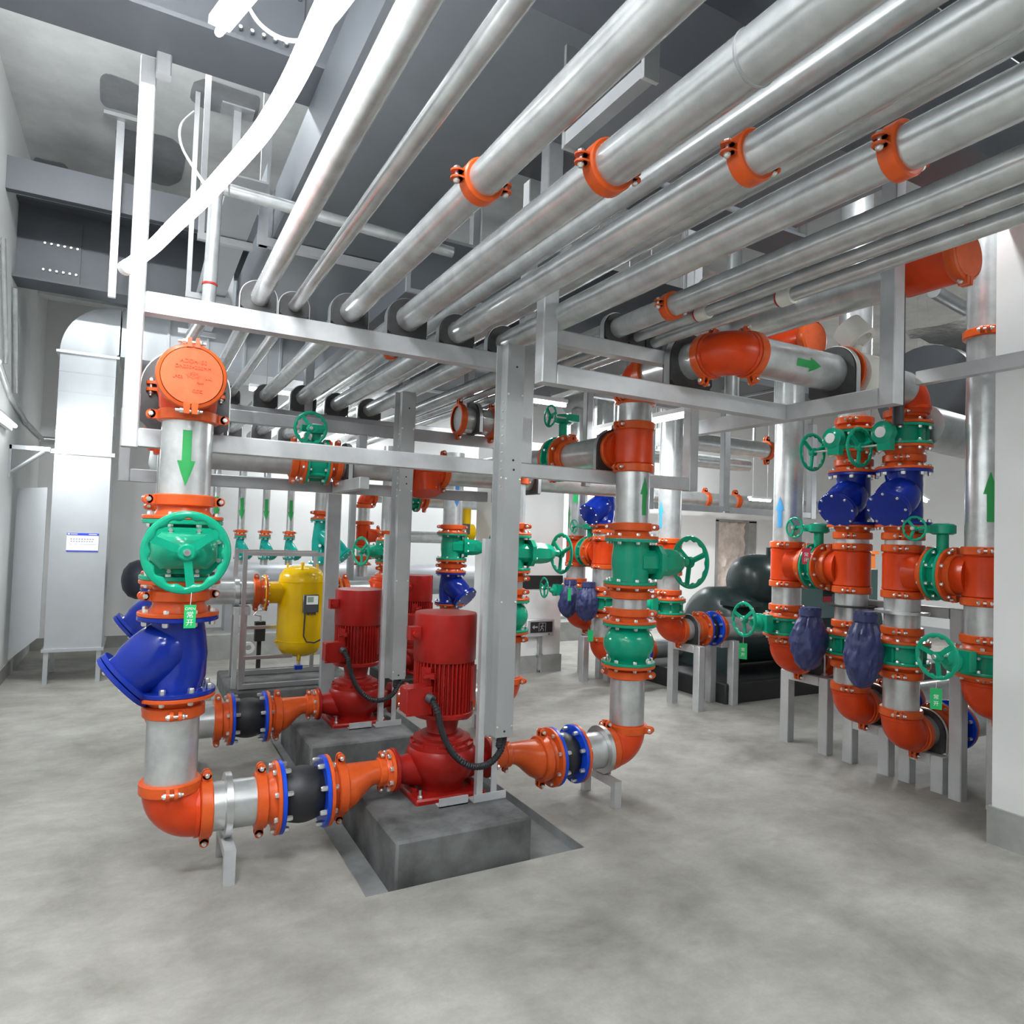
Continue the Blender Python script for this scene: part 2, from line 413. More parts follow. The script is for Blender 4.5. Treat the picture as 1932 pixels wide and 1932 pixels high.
def f_red(r0, r1, L, dx):                              # eccentric reducer, small end shifted by dx along +X
    def fn():
        m = M(); F = []
        k = [(0,0),(.12,0),(.2,.02),(.35,.2),(.5,.48),(.65,.78),(.78,.96),(.86,1),(1,1)]
        for t, s in k:
            r = r0+(r1-r0)*s+.004; F.append([(dx*s+r*math.cos(2*PI*j/28), r*math.sin(2*PI*j/28), L*t) for j in range(28)])
        m.rings(F); return [part('reducer', m, 'orange')]
    return fn
def arrow_mesh(r, L, up, ang, wid=.055, kind='arrow_green'):
    m = M(); hw = wid*.5; r2 = r+.0018
    def strip(z0, w0, z1, w1, n=8):
        a0 = [(r2*math.cos(ang+w0*(2*i/n-1)/r), r2*math.sin(ang+w0*(2*i/n-1)/r), z0) for i in range(n+1)]
        a1 = [(r2*math.cos(ang+w1*(2*i/n-1)/r), r2*math.sin(ang+w1*(2*i/n-1)/r), z1) for i in range(n+1)]
        m.rings([a0,a1], False, False, False)
    s = 1 if up else -1; z0 = -s*L/2
    strip(z0, hw*.5, z0+s*L*.55, hw*.5); strip(z0+s*L*.55, hw, z0+s*L*.78, hw*.52); strip(z0+s*L*.78, hw*.52, z0+s*L, .0006)
    return m
ORD = ['first','second','third','fourth','fifth','sixth','seventh','eighth','ninth','tenth','eleventh','twelfth','thirteenth']
NAMES = dict(pipe=('steel_pipe','galvanized pipe section','pipe','pipe sections'), coup=('grooved_coupling','orange grooved coupling','coupling','grooved couplings'),
  flo=('flange_adapter','orange flange adapter','flange','flange adapters'), fhi=('flange_adapter','orange flange adapter','flange','flange adapters'),
  gate=('gate_valve','green gate valve','valve','gate valves'), bfly=('butterfly_valve','green butterfly valve','valve','butterfly valves'),
  check=('check_valve','green globe check valve','valve','check valves'), strain=('y_strainer','blue Y strainer','strainer','y strainers'), rub=('rubber_expansion_joint','black rubber joint','joint','rubber joints'),
  red=('eccentric_reducer','orange eccentric reducer','reducer','reducers'), tee=('pipe_tee','red-orange pipe tee','tee','pipe tees'))
def run(P, d, x, items, where, r=R8, det=True):
    """a line of fittings: items (kind, a, b, options) with distances along d from P; x = direction stems and branches face"""
    cnt = {}
    for it in items: n = 'flo' if it[0] == 'fhi' else it[0]; cnt[n] = cnt.get(n,0)+1
    seen = {}; out = []
    for it in items:
        k, a, b = it[:3]; op = it[3] if len(it) > 3 else {}
        rr = op.get('r', r); n0 = 'flo' if k == 'fhi' else k
        seen[n0] = seen.get(n0,0)+1; L = b-a
        nm, lb, cat, grp = NAMES[k]
        lb = op.get('lb', lb); nm = op.get('nm', nm)
        o_ = (ORD[seen[n0]-1]+' ') if cnt[n0] > 1 else ''
        label = ' '.join(f"{o_}{lb} {where[0] if cnt[n0] > 1 or not where[2:] else where[2]} {where[1]}".split())
        Fm = frame(Vector(P)+Vector(d).normalized()*a + Vector(op.get('sh',(0,0,0))), d, op.get('x', x))
        L_ = round(L,4); rr_ = round(rr,4)
        if k == 'pipe':
            if 'arrow' in op:
                al, up, ang, knd = op['arrow']; az = op.get('az', .5)
                am = arrow_mesh(rr, al, up, ang, op.get('aw',.055), knd)
                for i,v in enumerate(am.v): am.v[i] = (v[0], v[1], v[2]+L*az)
                q = empty(nm, Fm); tag(q, label+', painted arrow' if len(label.split())<14 else label, cat, grp)
                link('pipe_wall', M().lathe([(rr,0),(rr,L)], 36).mesh('pipe_wall','galvanized'), q)
                link('flow_arrow', am.mesh('flow_arrow', knd), q, knd.split('_')[1].replace('navy','blue')+' painted arrow')
            else: q = inst(('pipe',L_,rr_), f_pipe(L,rr), Fm, nm, label, cat, grp)
        elif k == 'coup': q = inst(('coup',rr_,L_), f_coup(rr,L), Fm, nm, label, cat, grp)
        elif k in ('flo','fhi'): q = inst((k,rr_,L_,det), f_flange(rr,L,k=='fhi',8,det), Fm, nm, label, cat, grp)
        elif k == 'gate': q = inst((k,rr_,L_,op['off'],op['Rw'],det,op.get('col','green')), f_gate(rr,L,op['off'],op['Rw'],det,op.get('col','green')), Fm, nm, label, cat, grp)
        elif k == 'bfly': q = inst((k,rr_,L_,op.get('off',0),op.get('Rw',0),op.get('side',1),det), f_bfly(rr,L,op.get('off',0),op.get('Rw',0),op.get('side',1),det,'off' in op), Fm, nm, label, cat, grp)
        elif k == 'check': q = inst((k,rr_,L_), f_check(rr,L), Fm, nm, label, cat, grp)
        elif k == 'strain': q = inst((k,rr_,L_,det,op.get('col','blue'),op.get('br',1)), f_strain(rr,L,det,op.get('col','blue'),op.get('br',1)), Fm, nm, label, cat, grp)
        elif k == 'rub': q = inst((k,rr_,L_), f_rubber(rr,L), Fm, nm, label, cat, grp)
        elif k == 'red': q = inst((k,rr_,L_,op['r1'],op['dx']), f_red(rr,op['r1'],L,op['dx']), Fm, nm, label, cat, grp)
        elif k == 'tee': q = inst((k,rr_,L_,op.get('br',.2)), f_tee(rr,L,op.get('br',.2)), Fm, nm, label, cat, grp)
        out.append(q)
    return out
def elbow(P, zdir, xdir, label, r=R8, ce=.15, col='red_orange'):
    return inst(('elbow',round(r,4),ce,col), f_elbow(r,ce,col), frame(P, zdir, xdir), 'pipe_elbow', label, 'elbow', 'pipe elbows')
def coup(P, d, x, label, r=R8, w=.052):
    d = Vector(d).normalized()
    return inst(('coup',round(r,4),round(w,4)), f_coup(r,w), frame(Vector(P)-d*w/2, d, x), 'grooved_coupling', label, 'coupling', 'grooved couplings')
def saddle(P, d, r, h, label, w=.055, grow=.035):       # dark block and steel strap; pipe along d, block reaches h below the axis
    def fn():
        n = 20; ro = r+grow; rin = r+.001; A = []; Bq = []
        # outline: arch on top, square at the bottom
        out = []; inn = []
        for i in range(n+1):
            a = -PI/2*.0 + PI*i/n; out.append((ro*math.cos(a), ro*math.sin(a))); inn.append((rin*math.cos(a), rin*math.sin(a)))
        low = 10
        for i in range(1, low):
            a = PI + PI*i/low; inn.append((rin*math.cos(a), rin*math.sin(a)))
            t = i/low
            if t < .25: out.append((-ro, -h*t/.25))
            elif t <= .75: out.append((-ro+2*ro*(t-.25)/.5, -h))
            else: out.append((ro, -h*(1-t)/.25))
        N = len(out); vs = []; fs = []
        for z in (0,w):
            vs += [(y, x, z) for x,y in out]; vs += [(y, x, z) for x,y in inn]
        for j in range(N):
            k = (j+1)%N
            fs += [(j,k,N+k,N+j), (2*N+j,3*N+j,3*N+k,2*N+k), (j,2*N+j,2*N+k,k), (N+j,N+k,3*N+k,3*N+j)]
        b = M().add(vs, fs)
        st = M(); ra = []
        pts = [(ro+.003,-h*.95),(ro+.003,-h*.5)] + [((ro+.003)*math.cos(PI*i/n), (ro+.003)*math.sin(PI*i/n)) for i in range(n+1)] + [(-ro-.003,-h*.5),(-ro-.003,-h*.95)]
        for x, y in pts:
            s = 1 + .004/max(math.hypot(x,y),.01)
            ra.append([(y,x,w*.2),(y*s,x*s,w*.2),(y*s,x*s,w*.8),(y,x,w*.8)])
        st.rings(ra)
        return [part('clamp_block', b, 'block'), part('strap', st, 'strap')]
    F = frame(Vector(P)-Vector(d).normalized()*w/2, d, (0,0,1))
    return inst(('saddle',round(r,4),round(h,3),w,grow), fn, F, 'pipe_saddle', label, 'pipe clamp', 'pipe saddles')
# ================================================================== THE SETTING
XL, YB, XR, ZC = -1.1, 10.2, 9.2, 5.2
f = M()
px0, px1, py0, py1 = .95, 2.11, 2.965, 6.1
for x0,y0,x1,y1 in ((-3,-5,px0,13),(px1,-5,13,13),(px0,-5,px1,py0),(px0,py1,px1,13)): f.box(x0,y0,-.1,x1,y1,0)
f.v = [(x,y,z) for x,y,z in f.v]
struct('floor', f, 'floor_concrete')
p = M(); p.box(px0,py0,-.14,px1,py1,-.055); p.box(px0,py0,-.055,px0+.004,py1,-.001); p.box(px1-.004,py0,-.055,px1,py1,-.001)
struct('floor_trench', p, 'pit')
w = M(); w.box(XL-.2,-5,0,XL,YB+.2,ZC); struct('wall_left', w, 'white_paint')
w = M(); dx0,dx1,dz1 = 10.25,11.45,2.08
w.box(XL-.2,YB,0,dx0,YB+.2,ZC); w.box(dx1,YB,0,14.5,YB+.2,ZC); w.box(dx0,YB,dz1,dx1,YB+.2,ZC); struct('wall_back', w, 'white_paint')
w = M(); w.box(14.5,2,0,14.7,YB+.2,ZC); struct('wall_right_far', w, 'white_paint')
w = M(); w.box(4.20,-5,0,4.9,2.075,ZC); struct('wall_right', w, 'white_paint')
w = M(); w.bbox(3.62,7.0,0,4.53,7.55,ZC,.004); struct('wall_middle', w, 'white_paint')
w = M(); w.box(3.612,6.992,.98,4.538,7.0,1.14); struct('trim_1', w, 'black')
w = M(); w.box(3.61,6.985,0,4.545,6.999,.2); w.box(4.531,7.0,0,4.545,7.55,.2); struct('baseboard_middle', w, 'skirting')
w = M(); w.box(4.182,-5,0,4.199,2.093,.2); w.box(4.2,2.0765,0,4.9,2.093,.2); struct('baseboard_right', w, 'skirting')
w = M(); w.box(XL,-5,0,XL+.015,YB,.15); struct('baseboard_left', w, 'skirting')
w = M(); w.box(XL+.016,YB-.015,0,dx0,YB,.15); w.box(dx1,YB-.015,0,14.5,YB,.15); struct('baseboard_back', w, 'skirting')
w = M(); w.box(XL-.2,-5,ZC,14.7,YB+.2,ZC+.15); struct('ceiling', w, 'plaster_ceiling')
# rough doorway: jamb reveals and the bricked-up plaster core
w = M(); w.box(dx0,YB+.03,0,dx0+.12,YB+.24,dz1-.02); w.box(dx1-.22,YB+.03,0,dx1,YB+.24,dz1-.02); w.box(dx0,YB+.03,dz1-.05,dx1,YB+.24,dz1); struct('door_1', w, 'skirting')
w = M(); n = 14; g = [[(dx0+.12+(dx1-dx0-.34)*i/n, YB+.10+.07*random.random(), (dz1-.05)*j/22) for i in range(n+1)] for j in range(23)]
w.rings(g, False, False, False); struct('trim_2', w, 'rough_plaster')
# plaster patches on the ceiling: thin repair skims
def patch(x, y, r, sx, sy):
    q = M(); n = 26; ph = random.random()*6
    sq = lambda v: math.copysign(abs(v)**.45, v)
    ring = [(x+r*sx*sq(math.cos(2*PI*i/n))*(1+.05*math.sin(7*i+ph)), y+r*sy*sq(math.sin(2*PI*i/n))*(1+.05*math.sin(5*i+ph))) for i in range(n)]
    q.rings([[(a,c,ZC-.006) for a,c in ring],[(a,c,ZC-.001) for a,c in ring]]); return q
pm = M()
for a in ((-.82,5.55,.26,.9,1.1),(-.93,8.55,.22,.7,1.7),(-.05,7.6,.42,.7,1.2),(-.28,6.6,.2,.8,1.3),(.5,6.2,.22,1.2,1)):
    q = patch(*a); n0 = len(pm.v); pm.v += q.v; pm.f += [tuple(i+n0 for i in fc) for fc in q.f]
struct('ceiling_trim_1', pm, 'patch')
# ------------------------------------------------------------------ ceiling steel
def ibeam(y, z, x0, x1, label, h=.75, fl=.17, splice=()):
    b = M(); b.box(x0,y-fl,z,x1,y+fl,z+.022); b.box(x0,y-fl,z+h-.02,x1,y+fl,z+h); b.box(x0,y-.012,z+.022,x1,y+.012,z+h-.02)
    ps = [part('i_beam', b, 'beam')]
    for xs in splice:
        pl = M(); pl.box(xs-.16,y-.026,z+.06,xs+.16,y-.013,z+h-.1)
        bo = M()
        for k in range(6):
            for zz in (.15,.4): bo.hexa((xs-.13+.052*k, y-.026, z+zz), (0,-1,0), .012, .016)
        ps.append(('splice_plate', pl, 'beam', None, [('bolt_ring', bo, 'bolt')]))
    return thing('ceiling_beam', ps, label, 'beam', 'steel ceiling beams')
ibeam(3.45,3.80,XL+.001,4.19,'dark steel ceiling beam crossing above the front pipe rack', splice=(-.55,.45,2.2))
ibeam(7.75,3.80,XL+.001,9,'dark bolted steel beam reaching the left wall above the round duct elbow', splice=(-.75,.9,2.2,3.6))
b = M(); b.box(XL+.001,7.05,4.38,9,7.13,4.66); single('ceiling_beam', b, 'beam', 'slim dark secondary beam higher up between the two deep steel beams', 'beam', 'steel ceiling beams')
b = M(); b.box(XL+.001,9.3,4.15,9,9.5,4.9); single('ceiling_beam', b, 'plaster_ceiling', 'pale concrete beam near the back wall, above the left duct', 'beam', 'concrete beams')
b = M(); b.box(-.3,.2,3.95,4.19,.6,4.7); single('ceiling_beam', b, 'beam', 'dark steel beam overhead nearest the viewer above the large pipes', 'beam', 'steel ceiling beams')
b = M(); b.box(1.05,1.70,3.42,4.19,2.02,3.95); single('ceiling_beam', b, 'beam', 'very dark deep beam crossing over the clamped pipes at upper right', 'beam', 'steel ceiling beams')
# ------------------------------------------------------------------ ducts overhead
def duct(x0,y0,z0,x1,y1,z1,label,mt='duct',axis='y',seams=(),seammat='duct_bright', grp='overhead air ducts'):
    d = M(); d.box(x0,y0,z0,x1,y1,z1); ps = [part('duct_shell', d, mt)]
    for s in seams:
        q = M()
        if axis == 'y': q.box(x0-.025,s-.012,z0-.025,x1+.025,s+.012,z1+.025)
        elif axis == 'x': q.box(s-.012,y0-.025,z0-.025,s+.012,y1+.025,z1+.025)
        else: q.box(x0-.03,y0-.03,s-.012,x1+.03,y1+.03,s+.012)
        ps.append(part('flange_frame', q, seammat))
    return thing('air_duct', ps, label, 'duct', grp)
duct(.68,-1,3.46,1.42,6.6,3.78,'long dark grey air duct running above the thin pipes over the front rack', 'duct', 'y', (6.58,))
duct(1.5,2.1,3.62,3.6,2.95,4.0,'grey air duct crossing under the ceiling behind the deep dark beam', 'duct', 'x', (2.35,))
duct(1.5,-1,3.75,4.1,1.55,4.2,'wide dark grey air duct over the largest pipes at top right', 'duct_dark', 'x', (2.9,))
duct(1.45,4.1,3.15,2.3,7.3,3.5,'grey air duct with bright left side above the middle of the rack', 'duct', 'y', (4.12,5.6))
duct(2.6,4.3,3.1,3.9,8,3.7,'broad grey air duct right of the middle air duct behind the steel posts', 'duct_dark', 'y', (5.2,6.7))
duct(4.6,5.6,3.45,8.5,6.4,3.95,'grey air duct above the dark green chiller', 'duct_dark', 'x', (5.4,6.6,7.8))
duct(-.23,8.08,3.30,4.2,8.74,3.79,'sheet metal air duct with standing seams along the back, joining the round elbow', 'duct_bright', 'x', tuple(.2+.38*i for i in range(9)))
# left vertical duct with quarter elbow, panel and stand
DX0,DX1,DY0,DY1 = -.745,-.262,8.06,8.75
sh = M(); sh.box(DX0,DY0,.33,DX1,DY1,3.27)
for k in range(4): sh.box(DX0-.004,DY0-.004,2.48+.2*k,DX1+.004,DY1+.004,2.488+.2*k)
el = M(); n = 16; rs = []
for i in range(n+1):
    a = PI/2*i/n; ro = .505; c0 = (DX1+.02, 3.29); ri = .02
    rs.append([(c0[0]-math.cos(a)*rr_, y, c0[1]+math.sin(a)*rr_) for rr_, y in ((ri,DY0),(ro-.16*0,DY0),(ro,DY1),(ri,DY1))])
rs2 = [[(x if True else x, y, z) for x,y,z in r] for r in rs]
el.rings(rs2)
fr1 = M(); fr1.box(DX0-.03,DY0-.03,3.262,DX1+.03,DY1+.03,3.288)
fr2 = M(); fr2.box(DX0-.03,DY0-.03,2.26,DX1+.03,DY1+.03,2.30)
fr3 = M(); fr3.box(DX0-.02,DY0-.02,.315,DX1+.02,DY1+.02,.345)
brk = M()
brk.box(XL+.001,DY0-.06,2.27,DX0-.03,DY0-.02,2.31); brk.sweep([(XL+.02,DY0-.04,2.05),(DX0-.08,DY0-.04,2.27)],.02,8); brk.box(XL+.001,DY0-.06,2.0,XL+.02,DY0-.02,2.31)
legs = [part('leg', M().box(x,y,0,x+.04,y+.04,.32), 'duct_bright') for x in (DX0,DX1-.04) for y in (DY0,DY1-.04)]
thing('air_duct', [part('duct_shell', sh, 'duct_bright'), part('duct_elbow', el, 'duct_bright'), part('flange_frame', fr1, 'bolt'), part('flange_frame', fr2, 'bolt'), part('flange_frame', fr3, 'duct_bright'), part('wall_bracket', brk, 'duct_bright')]+legs,
      'tall sheet metal duct on legs with rounded elbow top beside the left wall', 'duct', 'standing duct')
pn = M(); pn.add([(XL+.055,8.30,.22),(DX0-.035,8.0,.48),(DX0-.035,8.0,1.92),(XL+.055,8.30,1.91),(XL+.04,8.33,.22),(DX0-.035,8.03,.48),(DX0-.035,8.03,1.92),(XL+.04,8.33,1.91)],
   [(0,1,2,3),(7,6,5,4),(0,4,5,1),(1,5,6,2),(2,6,7,3),(3,7,4,0)])
single('access_panel', pn, 'cabinet', 'flat grey sheet metal panel between the left wall and the tall duct', 'panel')
sg = M(); sg.box(-.605,DY0-.006,1.30,-.335,DY0-.001,1.485)
sb = M(); sb.box(-.605,DY0-.008,1.462,-.335,DY0-.006,1.485); sb2 = M(); sb2.box(-.605,DY0-.008,1.30,-.335,DY0-.006,1.313)
tx = M(); tx2 = M()
for k in range(9): tx.box(-.575+.023*k,DY0-.0075,1.418,-.559+.023*k,DY0-.0065,1.432); 
for k in range(9): tx.box(-.572+.022*k,DY0-.0075,1.396,-.557+.022*k,DY0-.0065,1.408)
for a,c in ((-.58,-.56),(-.54,-.515),(-.50,-.36)): tx2.box(a,DY0-.0075,1.372,c,DY0-.0065,1.376)
lg = M(); lg.box(-.598,DY0-.0088,1.468,-.58,DY0-.0081,1.48); lg.box(-.574,DY0-.0088,1.471,-.515,DY0-.0081,1.477); lg.prism([(-.425,1.469),(-.405,1.469),(-.415,1.48)],-.0088,-.0081,(0,DY0,0),(0,1,0),(1,0,0)) if False else None
lg.box(-.42,DY0-.0088,1.471,-.35,DY0-.0081,1.477)
thing('notice_sign', [part('sign_board', sg, 'label_white'), part('blue_band', sb, 'label_blue'), part('blue_band', sb2, 'label_blue'), part('print', tx, 'ink_grey'), part('print', tx2, 'ink_grey'), part('logo_print', lg, 'label_white')],
      'small white notice with blue top and bottom bands on the tall duct', 'sign')
# conduits and wall lamp at the left
for pts, r, lb in (([(XL+.03,7.6,3.7),(XL+.03,7.95,2.80)], .022, 'upright steel conduit on the left wall below the bolted beam'),
                   ([(XL+.03,6.9,3.9),(XL+.03,7.33,3.05),(XL+.03,7.33,2.95)], .018, 'thin conduit ending in a small box on the left wall'),
                   ([(XL+.03,7.0,2.9),(XL+.03,7.7,2.72),(XL+.03,8.7,2.62),(XL+.03,10.1,2.6),(-.6,10.15,2.6)], .025, 'sloping conduit along the left wall toward the tall duct')):
    single('conduit', M().sweep(pts, r, 10), 'galvanized', lb, 'conduit', 'wall conduits')
def lampbar(p0, p1, label, w=.09, em='lamp_small', hang=0, body_up=(0,0,1)):
    p0, p1 = Vector(p0), Vector(p1); d = p1-p0; F = frame(p0, d, body_up); L = d.length
    bd = M(); bd.T = F; bd.box(.02,-w*.5,0,.055,w*.5,L)
    tb = M(); tb.T = F; tb.lathe([(.0,.0),(.016,.001),(.018,.02),(.018,L-.02),(.016,L-.001)], 12, (0,0,0)); 
    ps = [part('lamp_housing', bd, 'lamp_body'), part('lamp_tube', tb, em)]
    if hang:
        h = M()
        for t in (.15,.85):
            q = p0+d*t; h.cyl(q+Vector((0,0,.05)), q+Vector((0,0,hang)), .004, seg=6)
        ps.append(part('hanger_rod', h, 'bolt'))
    return thing('tube_lamp', ps, label, 'lamp', 'tube lamps')
def area(name, p, rx, ry, sx, sy, e, col=(.95,.98,1)):
    l = bpy.data.lights.new(name, 'AREA'); l.shape = 'RECTANGLE'; l.size = sx; l.size_y = sy; l.energy = e; l.color = col
    o = bpy.data.objects.new(name, l); COL.objects.link(o); o.location = p; o.rotation_euler = (rx, ry, 0); return o
lampbar((XL+.07,6.7,2.46),(XL+.07,7.75,2.46),'glowing tube lamp on the left wall below the conduit', em='lamp', body_up=(-1,0,0))
area('wall_lamp_light', (XL+.16,7.2,2.42), 0, math.radians(-75), .12, 1.0, 60)
# LED hose draped in an arc over the left rack
led = [(-.097,3.49,2.735),(.0,3.18,2.735),(.074,2.88,2.735),(.14,2.63,2.737),(.19,2.41,2.738),(.235,2.2,2.737),(.267,2.02,2.735),(.29,1.74,2.715),(.302,1.44,2.70),(.308,1.2,2.66),(.31,.8,2.64),(.31,.2,2.64)]
lh = M().sweep(smooth(led), .027, 14); ck = M().cyl((-.10,3.5,2.735),(-.085,3.46,2.735),.032)
thing('led_light_strip', [part('light_hose', lh, 'lamp'), part('end_cap', ck, 'label_white')], 'long glowing white light strip arcing from the left post up over the viewer', 'lamp')
for i in range(7):
    a, c = Vector(led[i+1]), Vector(led[i+2]); q = (a+c)/2
    l = bpy.data.lights.new('led_strip_light','POINT'); l.energy = 8; l.shadow_soft_size = .04; l.color = (.95,.98,1)
    o = bpy.data.objects.new('led_strip_light', l); COL.objects.link(o); o.location = q + Vector((-.06,0,.07))
single('cable', M().sweep(smooth([(.18,4.35,4.0),(.10,3.75,3.58),(.105,3.6,3.40),(.155,3.0,3.0),(.17,2.55,2.75)]), .006, 8), 'label_white', 'thin white cable dropping from the ceiling to the light strip', 'cable')
single('cable', M().sweep(smooth([(.30,3.2,3.95),(.34,2.85,3.6),(.42,2.62,3.42),(.52,2.5,3.42),(.60,2.35,3.5)]), .008, 8), 'label_white', 'white cable sagging in a loop beside the light strip near the top', 'cable')
lampbar((0.212,3.2,3.741),(0.283,2.75,3.629),'short bright tube lamp by the deep beam above the left rack post', em='lamp', hang=.9)
# tube lamps of the hall; each has its own light
for (p0, p1, lb, e) in (((3.66,4.62,2.57),(3.66,5.3,2.57),'left of the two tube lamps glowing behind the tee of the right riser',9),
                 ((3.66,3.95,2.57),(3.66,4.52,2.57),'right of the two tube lamps glowing behind the tee of the right riser',9),
                 ((8.6,5.2,2.30),(10.1,5.9,2.30),'long tube lamp glowing behind the blue strainers at far right',25),
                 ((10.2,6.2,2.45),(11.2,6.6,2.45),'short tube lamp beyond the long lamp at far right',10),
                 ((9.0,8.2,2.34),(9.5,8.2,2.34),'small bright lamp near the back wall between blue arrow riser and chiller',8)):
    lampbar(p0, p1, lb, em='lamp', hang=ZC-max(p0[2],p1[2]))
    c = (Vector(p0)+Vector(p1))/2; area('tube_lamp_light', (c[0],c[1],c[2]-.06), 0, 0, .9, .12, e*3)
# fill tube lamps added to light the hall: above and behind viewer, among ducts
for i,(x,y,z,e) in enumerate(((.2,-1.6,4.6,190),(2.6,-1.6,4.6,130),(-.4,1.2,4.7,250),(-.6,4.9,4.95,200),(2.4,9.6,3.2,45),(3.7,.3,3.3,38),(7.4,8.6,4.2,200),(5.6,9.3,3.6,70),(1.6,7.9,3.1,22),(8.5,3.6,4.2,110),(3.2,5.9,2.95,36),(3.6,2.3,4.4,60))):
    lampbar((x-.6,y,z),(x+.6,y,z), hang=(.45 if z < 3.4 and y < 1 else ZC-z), label='added ceiling tube lamp '+['above the viewer at left','above the viewer at right','near the left wall above the viewer','between the two deep beams at left','by the back wall above the teal strainers','above the right riser row','above the chiller','by the back wall at right','above the yellow tank','beyond the chiller','over the middle of the floor','over the right rack'][i], em='lamp_small')
    if i < 4:
        for k in (-.4,0,.4):
            l = bpy.data.lights.new('tube_lamp_light','POINT'); l.energy = e*.45; l.shadow_soft_size = .05; l.color = (.95,.98,1)
            o = bpy.data.objects.new('tube_lamp_light', l); COL.objects.link(o); o.location = (x+k,y-.09,z-.02)
    else: area('tube_lamp_light', (x,y,z-.05), 0, 0, 1.2, .15, e)
# ================================================================== PIPE RACKS
def beam(m, x0,y0,z0,x1,y1,z1): return m.bbox(x0,y0,z0,x1,y1,z1,.006)
def rack(parts, label, mt='frame', name='pipe_rack_frame'):
    ps = []
    for k in parts:
        mm = M(); beam(mm, *k[1:7]); ps.append(part(k[0], mm, mt))
    return thing(name, ps, label, 'pipe rack', 'steel pipe racks')
FY0, FY1 = 3.62, 3.70
rack([('post',-.085,FY0,1.955,-.015,FY1,3.80),('post',2.02,FY0,2.045,2.10,FY1,3.80),('post',3.38,FY0,1.955,3.46,FY1,3.9),
      ('beam',-.015,FY0,2.59,2.02,FY1,2.69),('beam',-.015,FY0,1.96,3.38,FY1,2.045)], 'front light grey steel pipe rack hung from the ceiling beam')
single('hanger_bracket', M().bbox(-.02,FY0-.06,3.70,.045,FY0-.001,4.5), 'frame', 'flat bracket bolting the front left rack post to the deep beam', 'bracket')
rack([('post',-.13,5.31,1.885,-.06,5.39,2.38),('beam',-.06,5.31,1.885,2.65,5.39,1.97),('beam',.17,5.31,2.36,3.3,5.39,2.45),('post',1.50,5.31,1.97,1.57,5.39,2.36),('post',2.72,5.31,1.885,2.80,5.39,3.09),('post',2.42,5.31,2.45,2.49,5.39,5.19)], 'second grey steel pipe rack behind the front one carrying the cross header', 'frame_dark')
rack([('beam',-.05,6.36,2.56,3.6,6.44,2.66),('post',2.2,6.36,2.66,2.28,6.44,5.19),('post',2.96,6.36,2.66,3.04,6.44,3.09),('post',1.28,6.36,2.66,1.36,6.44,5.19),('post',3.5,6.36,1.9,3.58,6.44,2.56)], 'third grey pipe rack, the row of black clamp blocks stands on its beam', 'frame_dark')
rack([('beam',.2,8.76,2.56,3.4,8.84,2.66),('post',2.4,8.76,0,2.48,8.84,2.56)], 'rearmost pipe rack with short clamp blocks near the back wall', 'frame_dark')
rack([('post',.95,5.31,0,1.03,5.39,.9)], 'x') if False else None
# brace from the second rack toward the viewer
rack([('beam',1.30,4.55,1.885,1.37,5.30,1.965)], 'short grey steel arm joining the second rack lower beam toward the viewer')
rack([('post',1.50,6.24,.0,1.63,6.30,1.93)], 'dark grey upright behind the yellow tank', 'frame_dark', 'steel_post')
# U shaped hanging frame at right
rack([('post',1.76,2.96,2.385,1.85,3.04,3.9),('beam',1.85,2.96,2.385,3.56,3.04,2.485),('beam',1.85,3.05,2.62,2.72,3.12,2.70),
      ('beam',3.56,2.35,2.385,3.64,3.9,2.485),('post',3.56,2.26,2.385,3.65,2.35,3.74)], 'U shaped hanging steel frame carrying the arrow marked orange elbow line')
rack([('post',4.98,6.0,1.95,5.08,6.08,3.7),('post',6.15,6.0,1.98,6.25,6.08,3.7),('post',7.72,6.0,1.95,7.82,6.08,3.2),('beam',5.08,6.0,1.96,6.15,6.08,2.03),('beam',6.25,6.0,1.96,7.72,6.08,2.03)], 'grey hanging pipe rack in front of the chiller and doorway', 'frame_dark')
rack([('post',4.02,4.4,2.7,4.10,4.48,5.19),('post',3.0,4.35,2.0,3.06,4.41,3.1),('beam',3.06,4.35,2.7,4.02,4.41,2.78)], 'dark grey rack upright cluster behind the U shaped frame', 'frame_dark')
single('wall_channel', M().box(3.72,2.0,3.0,4.195,2.05,3.05).box(3.72,1.2,2.99,3.78,2.05,3.05) if False else M().box(4.12,.6,2.60,4.18,2.48,2.68), 'frame', 'steel channel fixed across the white wall edge at right', 'channel')
# hangers between racks and ceiling at left
for pts, lb in (([(-.29,7.0,3.59),(-.29,7.0,5.17)], 'slim grey hanger strut with ceiling plate left of the front rack'),
                ([(.62,4.6,3.40),(.62,4.6,5.18)], 'thin steel hanger beside the dark duct, nearer one'),
                ([(.60,6.3,3.40),(.60,6.3,5.18)], 'thin steel hanger beside the dark duct, farther one')):
    (x,y,z0),(_,_,z1) = pts
    thing('duct_hanger', [part('strut', M().box(x-.03,y-.02,z0,x+.03,y+.02,z1), 'frame'), part('ceiling_plate', M().box(x-.13,y-.09,z1,x+.13,y+.09,ZC), 'frame')], lb, 'hanger', 'hangers')
for y, lb in ((4.6,'cross bar under the dark duct, nearer one'),(6.3,'cross bar under the dark duct, farther one')):
    single('duct_cross_bar', M().box(.60,y-.025,3.40,1.5,y+.025,3.455), 'frame', 'steel '+lb, 'bar', 'duct cross bars')
